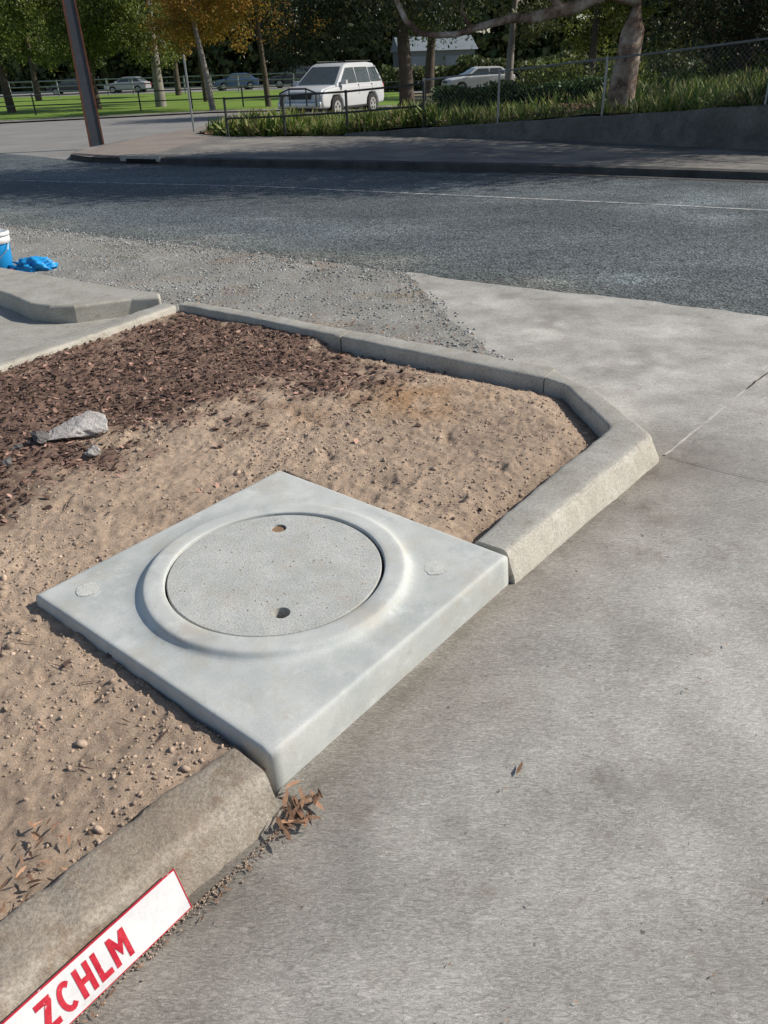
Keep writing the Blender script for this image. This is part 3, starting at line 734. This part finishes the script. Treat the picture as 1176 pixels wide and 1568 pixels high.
scatter('bank_leaf_litter',LEAF[0],LEAF[1],pt[:,:3]+np.array([0,0,.10]),np.stack([s,s*2,s],1),rand_rot(len(pt),.5),M_litter)
def fence(name,P,h,mat,rails,post_r=.025,posts=None,mesh=False):
    f_=empty(name);parts=[]
    for (x,y,z) in (posts or P): parts.append(tube([(x,y,z-.1),(x,y,z+h+.02)],[post_r]*2,8))
    V,F=join_lists(parts);mesh_obj('posts',V,F,mat,parent=f_)
    parts=[tube([(x,y,z+r) for x,y,z in P],[post_r*.8]*len(P),6) for r in rails]
    V,F=join_lists(parts);mesh_obj('rails',V,F,mat,parent=f_)
    if mesh:
        parts=[];s=.10
        for a,b in zip(P[:-1],P[1:]):
            L=math.dist(a[:2],b[:2]);nn=int(L/s);hh=h-.06
            for k in range(-int(hh/s),nn):
                for sg in(0,1):
                    s0=k*s;s1=s0+hh
                    c0=max(s0,0);c1=min(s1,L)
                    if c1<=c0: continue
                    v0=(c0-s0);v1=(c1-s0)
                    if sg: v0,v1=hh-v0,hh-v1
                    def pp(c,v):
                        t=c/L;return (a[0]+(b[0]-a[0])*t,a[1]+(b[1]-a[1])*t,a[2]+(b[2]-a[2])*t+.04+v)
                    parts.append(tube([pp(c0,v0),pp(c1,v1)],[.0010]*2,3))
        V,F=join_lists(parts);mesh_obj('chain_link',V,F,M_steel,parent=f_)
    return f_
off=lambda p:(p[0]+.09,p[1]+.08,p[2]+.02)
fence('pipe_rail_fence',[off(p) for p in walll[1:5]],1.0,M_fence_dk,[.98,.5],.035,posts=[off(p) for p in resample(walll[1:5],1.5)])
FL=[off(p) for p in walll[4:11]]
fence('chain_link_fence',FL,1.08,M_steel,[1.06],.026,posts=[off(p) for p in((1.25,21.6,.26),(2.9,20.2,.40),(4.85,18.35,.58),(7.15,15.8,.82),(9.5,13.2,.98),(12,10.6,1.08))],mesh=True)

# ------------------------------------------------------------------ trees
def tree(name,base,h,tr,lean,crowns,nleaf,leaf,bark,lmat,limbs=True,trunk_path=None,seed=0,droop=0,extra_limbs=(),spread=.17):
    rr=random.Random(seed);T=empty(name,base)
    tp=trunk_path or [(0,0,-.3),(lean[0]*.15,lean[1]*.15,h*.2),(lean[0]*.5,lean[1]*.5,h*.5),(lean[0],lean[1],h*.8)]
    parts=[tube(tp,[tr*(1.25-1.0*i/(len(tp)-1)*.75) for i in range(len(tp))],14)]
    vol=[c[3]*c[4]*c[5] for c in crowns];tot=sum(vol)
    P=[]
    for c,v in zip(crowns,vol):
        cx,cy,cz,rx,ry,rz=c
        if limbs:
            s=Vector(tp[-2]).lerp(Vector(tp[-1]),rr.random())
            e=Vector((cx,cy,cz));mid=s.lerp(e,.5)+Vector((rr.uniform(-.3,.3),rr.uniform(-.3,.3),rr.uniform(0,.6)))
            parts.append(tube([s,mid,e],[tr*.45,tr*.28,tr*.08],6))
        nn=int(nleaf*v/tot);nc=max(6,int(nn/60))
        d_=RS.randn(nc,3);d_/=np.linalg.norm(d_,axis=1)[:,None];rad=RS.rand(nc)**.45
        cen=d_*rad[:,None]*np.array([rx,ry,rz])+np.array([cx,cy,cz])
        if limbs:
            for q in range(0,nc,max(1,nc//8)):
                e2=Vector(cen[q]);parts.append(tube([(cx,cy,cz),Vector((cx,cy,cz)).lerp(e2,.5)+Vector((0,0,.1)),e2],[tr*.1,tr*.07,tr*.03],4))
        which=RS.randint(0,nc,nn);sg=(rx+ry+rz)/3*spread
        p=cen[which]+RS.randn(nn,3)*np.array([sg,sg,sg*(.75+droop)])
        p[:,2]-=droop*np.abs(RS.randn(nn))*.5
        P.append(p)
    for L in extra_limbs: parts.append(tube(L[0],L[1],10))
    V,F=join_lists(parts);mesh_obj('trunk_and_limbs',V,F,bark,smooth=True,parent=T)
    P=np.concatenate(P);s=RS.uniform(.6,1.3,len(P))*leaf
    scatter('foliage',LEAF[0],LEAF[1],P,np.stack([s*2.2,s*4.2,s*2],1),rand_rot(len(P)),lmat,parent=T)
    return T
def rc(n,sx,sy,z0,z1,r0,r1,seed):
    q=random.Random(seed);return [(q.uniform(-sx,sx),q.uniform(-sy,sy),z0+(z1-z0)*(i/(n-1)),q.uniform(r0,r1),q.uniform(r0,r1),q.uniform(r0,r1)*.8) for i in range(n)]
G0=(5.45,19.0,.66)
def rel(x,y,z): return (x-G0[0],y-G0[1],z-G0[2])
tree('eucalyptus_tree',G0,9,.27,(0,0),[rel(5.5,18,6.6)+(2.2,2,1.5),rel(2.6,17.5,6.0)+(2.2,2,1.3),rel(.3,17.6,5.6)+(1.9,1.8,1.1),rel(8.4,18.5,7)+(2.4,2,1.5),rel(-2.0,18.2,6.6)+(2,2.2,1.1),
   rel(1.5,16.2,6.3)+(2.2,1.2,.9),rel(5.5,15.8,7.0)+(2.4,1.3,1.0),rel(3.6,15.2,5.6)+(2.0,1.1,.8),rel(8.2,15.2,6.6)+(2.0,1.2,.9),rel(3.4,18.6,3.9)+(1.3,1.0,.75),rel(1.7,19.0,3.5)+(1.3,.9,.75),rel(.2,19.2,3.5)+(1.1,.9,.7),rel(4.6,19.6,3.5)+(1.0,.9,.55),rel(-1.0,19.6,3.9)+(.9,.9,.6)],
  62000,.054,M_bark,L_gum,trunk_path=[(-.05,0,-.5),(0,0,.0),(.05,0,.7),(.12,.0,1.5),(.18,.05,2.4),(.1,0,3.6),(-.1,0,4.6)],seed=2,spread=.30,droop=.2,
  extra_limbs=[([rel(5.6,19.0,2.75),rel(4.9,18.8,2.85),rel(4.2,18.6,2.58),rel(3.3,18.5,2.42)],[.19,.15,.13,.10]),
   ([rel(3.4,18.5,2.43),rel(2.9,18.5,2.42),rel(2.3,18.4,2.30),rel(1.8,18.4,2.18),rel(1.4,18.4,2.17),rel(1.05,18.4,2.22),rel(.78,18.4,2.45),rel(.62,18.4,2.75),rel(.5,18.3,3.2),rel(.2,18.3,3.7),rel(-.3,18.3,4.6)],[.09,.08,.07,.062,.058,.056,.056,.053,.05,.045,.04]),
   ([rel(4.0,18.6,2.5),rel(3.5,18.5,3.0),rel(3.1,18.4,3.8)],[.09,.07,.05]),
   ([rel(2.1,18.4,2.25),rel(1.9,18.4,2.6),rel(1.95,18.4,3.2)],[.045,.03,.02]),
   ([rel(5.6,19.0,2.9),rel(6.4,18.9,3.5),rel(7.6,18.8,4.8),rel(8.3,18.5,6.2)],[.15,.13,.1,.06]),
   ([rel(5.5,19,4.2),rel(5.3,17,5.2),rel(5.3,14.9,6.6)],[.12,.09,.05])])
tree('eucalyptus_tree',(13.5,17.0,1.0),10,.3,(-.4,-.2),[(-1,0,7,2.4,2.2,1.5),(-3.8,.5,6.6,2.2,2.2,1.3),(-5.6,1.2,6.2,1.9,1.8,1.1),(-2.2,3.2,6.4,2.4,2,1.4),(1.5,1,7.5,2.4,2.2,1.5),(-3.0,-1.6,7.0,1.8,1.2,.9),(-4.6,4.4,5.6,2,1.6,1.1)],  # unseen tree added out of view to shade the footpath and road
  36000,.054,M_bark,L_gum,seed=77,spread=.30,droop=.2)
tree('pepper_tree',(1.6,37,0),8,.28,(-.5,0),[(-4.4,-1,3.9,1.4,1.6,1.9),(-2.6,0,4.8,1.9,2,2.0),(-.3,0,5.2,2,2,1.8),(1.8,.5,4.9,1.8,2,1.7),(-1.2,-1,3.9,1.5,1.3,.9),(-4.8,-.5,2.6,.9,.9,1.1),(.6,-1,3.7,1.2,1.2,.8),(-2.6,-1,3.5,1.2,1,.8)],28000,.06,M_barkd,L_dark,seed=3,droop=.6)
tree('street_tree',(-11.9,50,0),8,.26,(.2,0),rc(8,2.4,2,3.2,6.5,1.3,1.9,11),12000,.08,M_barkg,L_green,seed=5)
tree('street_tree',(-15.5,50,0),8,.2,(-.5,0),rc(8,2.2,2,3.0,6.5,1.3,1.9,12),12000,.08,M_barkd,L_green,seed=6)
tree('street_tree',(-20,49,0),8,.2,(-.5,0),rc(8,2.4,2,3.0,6.5,1.3,1.9,13),12000,.08,M_barkd,L_green,seed=7)
tree('autumn_tree',(-7.7,43,0),8,.13,(-.9,0),rc(8,2.0,1.8,3.3,6.0,1.1,1.6,14),13000,.065,M_barkg,L_autumn,seed=8)
tree('autumn_tree',(-5.2,45,0),8,.13,(-.4,0),rc(7,1.9,1.8,3.5,6.0,1.1,1.6,15),11000,.065,M_barkd,L_autumn,seed=9)
tree('autumn_tree',(-10.4,56,0),8,.15,(-.2,0),rc(7,2.4,1.8,4.0,7.0,1.2,1.8,25),9000,.085,M_barkd,L_autumn,seed=29)
tree('street_tree',(3.9,58,0),8,.3,(.6,0),rc(8,2.6,2,4.2,8,1.4,2.0,16),10000,.10,M_barkd,L_green,seed=10)
tree('street_tree',(8.2,52,0),8,.22,(.3,0),rc(8,2.2,2,3.6,7,1.2,1.8,26),9000,.10,M_barkg,L_far,seed=30)
tree('street_tree',(12.0,48,0),8,.2,(.2,0),rc(8,2.4,2,2.8,7,1.3,2.0,17),12000,.085,M_barkd,L_green,seed=12)
tree('street_tree',(17.5,46,0),8,.2,(.2,0),rc(8,2.8,2,2.6,7,1.3,2.0,18),11000,.09,M_barkd,L_far,seed=31)
tree('street_tree',(-27,72,0),8,.22,(.2,0),rc(8,2.6,2,3.4,7,1.4,2.0,46),9000,.11,M_barkd,L_green,seed=41)
tree('street_tree',(-16,74,0),8,.22,(.2,0),rc(8,2.6,2,3.6,7,1.4,2.0,47),9000,.11,M_barkd,L_far,seed=42)
tree('conifer_tree',(10.5,25,.8),9,.25,(0,0),[(0,0,1.6,1.9,1.5,1.6),(0,0,3.4,1.8,1.5,1.6),(-.3,0,5,1.4,1.3,1.6),(0,0,7,.9,.9,1.6),(2.4,-.5,2.5,1.5,1.3,2.2),(-1.9,.5,2.4,1.0,1,1.5)],26000,.05,M_barkd,L_conif,seed=13)
tree('conifer_tree',(15,22,.9),9,.25,(0,0),[(0,0,1.6,2,1.5,1.6),(0,0,3.6,1.8,1.5,1.8),(-.3,0,5.5,1.4,1.3,1.6)],10000,.06,M_barkd,L_conif,seed=14)
n=12000;t=RS.rand(n);hx=1.9+t*4.2;hy=24.6-t*2.6;hz=.35+.15*t
p=np.stack([hx+RS.randn(n)*.12,hy+RS.uniform(-.5,.5,n),hz+RS.rand(n)**.7*(.72+.3*vn(hx,hy,.7,3))],1)
s=RS.uniform(.06,.11,n)
scatter('hedge',LEAF[0],LEAF[1],p,np.stack([s,s*2.4,s],1),rand_rot(n),L_hedge)
n=12000;t=RS.rand(n);hx=4.5+t*8;hy=28-t*3.5
p=np.stack([hx+RS.randn(n)*.2,hy+RS.uniform(-.7,.7,n),.7+RS.rand(n)*1.0*(.7+vn(hx,hy,.8,4))],1)
s=RS.uniform(.08,.14,n)
scatter('shrubbery',LEAF[0],LEAF[1],p,np.stack([s,s*2,s],1),rand_rot(n),L_green)
n=16000;hx=RS.uniform(1,34,n);hy=64+RS.uniform(-1.5,1.5,n)
hh=1.9+2.2*vn(hx,hy*0,3.5,6)+.8*vn(hx,hy*0,1.1,7)
hh=np.where((hx>2.6)&(hx<6.4),1.5,hh)
p=np.stack([hx,hy,RS.rand(n)**.8*hh],1)
scatter('distant_shrubs',LEAF[0],LEAF[1],p,np.stack([RS.uniform(.25,.45,n),RS.uniform(.5,.9,n),np.ones(n)*.3],1),rand_rot(n),L_far)
n=90000;hx=RS.uniform(-90,80,n);hy=116+RS.uniform(-7,7,n)
top_=11+8*vn(hx,hy*0,9,2)*1.3+3*vn(hx,hy*0,3,3)
p=np.stack([hx,hy,.1+RS.rand(n)**.9*top_],1);cl=vn(p[:,0]*1.0,p[:,2]*1.6,2.5,5)
p=p[(cl>-.34)|(p[:,2]<3)]
s=RS.uniform(.6,1.3,len(p))
scatter('distant_trees',LEAF[0],LEAF[1],p,np.stack([s,s*2.6,s],1),rand_rot(len(p)),L_far)

# ------------------------------------------------------------------ poles
sp=empty('stobie_pole',(-7.25,22.7,.1),.35)
V=[];F=[]
for s_ in(-1,1):
    pts_=[]
    for z,hw in((-.2,.19),(12,.09)):
        x0=s_*hw;x1=s_*(hw-.045)
        pts_+=[(x0,-.075,z),(x0,.075,z),(x1,.075,z),(x1,-.075,z)]
    b=len(V);V+=pts_
    for q in((0,1,5,4),(1,2,6,5),(2,3,7,6),(3,0,4,7),(4,5,6,7)):F.append(tuple(b+i for i in q))
mesh_obj('steel_channels',V,F,M_rust,parent=sp)
V=[(s_*h_,y_,z) for z,h_ in((-.2,.145),(12,.045)) for s_,y_ in((-1,-.06),(1,-.06),(1,.06),(-1,.06))]
mesh_obj('concrete_core',V,[(0,1,5,4),(1,2,6,5),(2,3,7,6),(3,0,4,7),(4,5,6,7)],M_polecon,parent=sp)
p_=empty('sign_post',(-5.36,26.2,.1));V,F=tube([(0,0,0),(0,0,2.0)],[.03,.03],8);mesh_obj('post',V,F,M_steel,parent=p_)
V,F=tube([(0,0,2.0),(0,0,2.03)],[.034,.01],8);mesh_obj('cap',V,F,M_steel,parent=p_)

# ------------------------------------------------------------------ lawn fence, shed, cars
pts_=[(-42,50,0),(-30,45.5,0),(-17,44.5,0),(-4,46,0),(3,47,0)]
fence('lawn_rail_fence',pts_,.95,M_fence_dk,[.9,.45],.04,posts=resample(pts_,2.4))
sheet('car_park',[(-90,100),(2,80),(2,58),(60,58),(60,106),(-90,130)],.03,M_asph2)
def building(name,loc,w,d_,h,rh,wall,roof,rz=0):
    e=empty(name,loc,rz)
    V,F=box(0,0,h/2,w,d_,h);mesh_obj('walls',V,F,wall,parent=e)
    V=[(-w/2-.3,-d_/2-.4,h),(w/2+.3,-d_/2-.4,h),(w/2+.3,d_/2+.4,h),(-w/2-.3,d_/2+.4,h),(-w/2-.3,0,h+rh),(w/2+.3,0,h+rh)]
    mesh_obj('roof',V,[(0,1,5,4),(2,3,4,5),(0,4,3),(1,2,5),(0,3,2,1)],roof,parent=e)
    parts=[box(-w/4,-d_/2-.02,1.2,2.4,.06,2.4),box(w/4,-d_/2-.02,1.2,2.4,.06,2.4)]
    V,F=join_lists(parts);mesh_obj('roller_doors',V,F,roof,parent=e)
M_shed=plain('shed_wall_mat',(.15,.17,.16),.7,0,.1,1);M_roof=plain('metal_roof_mat',(.20,.23,.24),.6,.1,.1,1)
building('metal_shed',(7.2,100,0),8,7,2.9,1.4,M_shed,M_roof,.1)
pts_=[(-34,84,0),(-4,76,0)]
fence('handrail_fence',pts_,1.4,M_steel,[1.35,.9,.5],.07,posts=resample(pts_,2.5))

def prism(prof,w,zsplit=None,taper=0):
    n=len(prof);V=[]
    for s_ in(-1,1):
        for x,z in prof:
            ww=w/2
            if zsplit is not None and z>zsplit: ww-=taper*(z-zsplit)
            V.append((x,s_*ww,z))
    F=[tuple(range(n))[::-1],tuple(range(n,2*n))]
    for i in range(n):
        j=(i+1)%n;F.append((i,j,n+j,n+i))
    return V,F
def bevelmod(o,w,seg=3,ang=30):
    m=o.modifiers.new('b','BEVEL');m.width=w;m.segments=seg;m.limit_method='ANGLE';m.angle_limit=math.radians(ang)
    o.data.polygons.foreach_set('use_smooth',[True]*len(o.data.polygons))
def wheel(e,x,y,r,w,idx):
    def cyl(r_,y0,y1,name,mat):
        V,F=tube([(x,y0,r),(x,y1,r)],[r_,r_],24);F.append(tuple(range(24)));F.append(tuple(range(24,48)))
        return mesh_obj(name,V,F,mat,parent=e)
    s=1 if y>0 else -1
    o=cyl(r,y-w/2,y+w/2,'tyre_%d'%idx,M_tyre);bevelmod(o,.03,2)
    cyl(r*.62,y+s*(w/2-.02),y+s*(w/2+.012),'alloy_%d'%idx,M_chrome)
    parts=[]
    for k in range(5):
        a=2*math.pi*k/5+.3;cx=x+math.cos(a)*r*.36;cz=r+math.sin(a)*r*.36
        V,F=tube([(cx,y+s*(w/2+.005),cz),(cx,y+s*(w/2+.018),cz)],[r*.13]*2,8);F.append(tuple(range(8)));F.append(tuple(range(8,16)));parts.append((V,F))
    V,F=join_lists(parts);mesh_obj('alloy_openings_%d'%idx,V,F,M_trim,parent=e)
def car(name,loc,rz,paint,kind='suv'):
    e=empty(name,loc,rz)
    if kind=='suv':
        L,W_,r=4.85,1.88,.39
        body=[(-2.33,.42),(-2.42,.60),(-2.40,.85),(-2.36,1.10),(.9,1.10),(1.1,1.09),(2.0,1.02),(2.28,.94),(2.38,.80),(2.42,.58),(2.34,.42),(1.85,.40),(1.78,.62),(1.60,.80),(1.15,.80),(.97,.62),(.9,.36),(-.9,.36),(-.97,.62),(-1.15,.80),(-1.60,.80),(-1.78,.62),(-1.85,.40)]
        cab=[(-2.36,1.06),(-2.34,1.25),(-2.10,1.68),(-1.92,1.78),(-1.5,1.82),(.1,1.80),(.34,1.74),(1.25,1.13),(1.28,1.06)]
        hood=[(1.0,1.0),(1.05,1.13),(1.6,1.10),(2.15,1.02),(2.30,.93),(2.30,.88),(1.0,.9)]
        wins=[[(-2.18,1.17),(-1.40,1.17),(-1.40,1.65),(-2.00,1.65)],[(-1.33,1.16),(-.34,1.16),(-.34,1.66),(-1.33,1.66)],[(-.27,1.16),(1.00,1.16),(.33,1.65),(-.27,1.66)]]
        zs,tp=1.12,.34;ws=[(1.22,1.15),(.42,1.69)];rw=[(-2.33,1.26),(-2.14,1.62)];axf,axr=1.375,-1.375
    else:
        L,W_,r=4.4,1.74,.31
        body=[(-2.15,.35),(-2.2,.6),(-2.15,.95),(-1.0,.98),(1.0,.92),(2.0,.78),(2.17,.6),(2.15,.32),(1.68,.30),(1.6,.5),(1.45,.64),(1.15,.64),(.98,.5),(.9,.26),(-.9,.26),(-.98,.5),(-1.15,.64),(-1.45,.64),(-1.6,.5),(-1.68,.30)]
        cab=[(-1.95,.93),(-1.35,1.36),(-1.1,1.42),(.0,1.43),(.25,1.38),(1.05,.93),(1.05,.88),(-1.95,.88)]
        hood=[(.9,.85),(.95,.95),(1.6,.88),(2.0,.78),(2.0,.7),(.9,.7)]
        wins=[[(-1.55,1.0),(-.55,1.0),(-.55,1.33),(-1.25,1.33)],[(-.47,1.0),(.75,1.0),(.2,1.33),(-.47,1.33)]]
        zs,tp=.95,.35;ws=[(.95,1.0),(.32,1.35)];rw=[(-1.83,1.0),(-1.42,1.32)];axf,axr=1.3,-1.3
    V,F=prism(body,W_);o=mesh_obj('body',V,F,paint,parent=e);bevelmod(o,.09 if kind=='suv' else .06,4)
    V,F=prism(cab,W_-.08,zsplit=zs,taper=tp);o=mesh_obj('cabin',V,F,paint,parent=e);bevelmod(o,.06,4)
    V,F=prism(hood,W_-.22);o=mesh_obj('bonnet',V,F,paint,parent=e);bevelmod(o,.05,3)
    parts=[]
    for w_ in wins:
        for s_ in(-1,1):
            q=[(x,s_*((W_-.08)/2-tp*max(0,z-zs)+.006),z) for x,z in w_];parts.append((q,[(0,1,2,3)]))
    for (a,b_) in(ws,rw):
        dx=.014 if a[0]>0 else -.014
        q=[(a[0]+dx,-(W_/2-.16),a[1]+.008),(a[0]+dx,(W_/2-.16),a[1]+.008),(b_[0]+dx,(W_/2-.16-tp*(b_[1]-a[1])),b_[1]+.008),(b_[0]+dx,-(W_/2-.16-tp*(b_[1]-a[1])),b_[1]+.008)]
        parts.append((q,[(0,1,2,3)]))
    V,F=join_lists(parts);mesh_obj('windows',V,F,M_glass,parent=e)
    i=1
    for x in(axf,axr):
        for y in(-1,1):
            wheel(e,x,y*(W_/2-.12),r,.24,i);i+=1
    V,F=box(0,0,.45,L*.88,W_-.35,.3);mesh_obj('underbody',V,F,M_trim,parent=e)
    fx=2.41 if kind=='suv' else 2.17
    zf=.80 if kind=='suv' else .62
    V,F=box(fx-.03,0,zf,.05,W_*.5,.17);mesh_obj('grille',V,F,M_trim,parent=e)
    parts=[box(fx-.07,s_*W_*.37,zf+.03,.1,.3,.17) for s_ in(-1,1)];V,F=join_lists(parts);mesh_obj('headlights',V,F,M_chrome,parent=e)
    parts=[box(-L/2+.03,s_*(W_/2-.11),.95 if kind=='suv' else .75,.06,.14,.3) for s_ in(-1,1)];V,F=join_lists(parts);mesh_obj('tail_lights',V,F,M_red,parent=e)
    parts=[box(.95 if kind=='suv' else .85,s_*(W_/2+.09),1.2 if kind=='suv' else 1.0,.12,.2,.14) for s_ in(-1,1)];V,F=join_lists(parts);mesh_obj('mirrors',V,F,paint,parent=e)
    if kind=='suv':
        parts=[tube([(2.52,-.75,.5),(2.52,-.75,.92),(2.52,-.35,1.05),(2.52,.35,1.05),(2.52,.75,.92),(2.52,.75,.5)],[.03]*6,8),
               tube([(2.52,-.35,1.05),(2.52,-.35,.5)],[.025]*2,8),tube([(2.52,.35,1.05),(2.52,.35,.5)],[.025]*2,8)]
        V,F=join_lists(parts);mesh_obj('bull_bar',V,F,M_trim,parent=e)
        V,F=box(2.46,0,.53,.12,1.80,.2);o=mesh_obj('bumper',V,F,M_chrome,parent=e);bevelmod(o,.04)
        parts=[tube([(-1.9,s_*.60,1.86),(.1,s_*.60,1.86)],[.018]*2,6) for s_ in(-1,1)]
        V,F=join_lists(parts);mesh_obj('roof_rails',V,F,M_trim,parent=e)
        V,F=box(0,0,.40,1.7,W_+.05,.05);mesh_obj('side_step',V,F,M_trim,parent=e)
        parts=[box(x,0,.93,.012,W_+.008,.34) for x in(-.30,1.0,-1.36)]
        V,F=join_lists(parts);mesh_obj('door_gaps',V,F,M_trim,parent=e)
    return e
car('parked_suv',(-1.35,33.3,0),math.radians(180+62),M_white)
M_bluecar=plain('car_blue_paint_mat',(.05,.09,.16),.3,0,.05);M_silver=plain('car_silver_paint_mat',(.4,.41,.42),.3,.3,.05);M_darkcar=plain('car_dark_paint_mat',(.05,.055,.06),.3)
car('parked_car',(6.9,56,0),math.radians(190),M_whitecar,'sedan')
car('parked_car',(-13.0,86,0.03),math.radians(200),M_bluecar,'sedan')
car('parked_car',(-24.5,90,0.03),math.radians(175),M_silver,'sedan')
car('parked_car',(-31,92,0.03),math.radians(185),M_darkcar,'sedan')
car('parked_car',(-7.5,88,0.03),math.radians(185),M_darkcar,'suv')

# ------------------------------------------------------------------ light, world, camera
EL=math.radians(37);S=Vector((math.cos(EL)*.985,math.cos(EL)*.17,math.sin(EL))).normalized()
sun=bpy.data.lights.new('sun','SUN');sun.energy=5.0;sun.angle=math.radians(.5);sun.color=(1,.94,.85)
so=bpy.data.objects.new('sun',sun);so.rotation_euler=S.to_track_quat('Z','Y').to_euler();so.location=(20,10,30);link(so)
w=bpy.data.worlds.new('World');scene.world=w;w.use_nodes=True;nt=w.node_tree
bg=nt.nodes['Background'];sky=nt.nodes.new('ShaderNodeTexSky');sky.sky_type='NISHITA';sky.sun_disc=False
sky.sun_elevation=EL;sky.sun_rotation=math.atan2(S.x,S.y)
nt.links.new(sky.outputs[0],bg.inputs[0]);bg.inputs[1].default_value=.105
cam=bpy.data.cameras.new('camera');cam.sensor_fit='VERTICAL';cam.sensor_height=36;cam.lens=36*1184/1568;cam.clip_end=1500;cam.clip_start=.05
co=bpy.data.objects.new('camera',cam);link(co)
co.matrix_world=Matrix.Translation((0,0,1.68))@(Matrix.Rotation(math.radians(60),4,'X')@Matrix.Rotation(math.radians(-2),4,'Z'))
scene.camera=co
scene.view_settings.view_transform='Standard';scene.view_settings.look='None';scene.view_settings.exposure=0
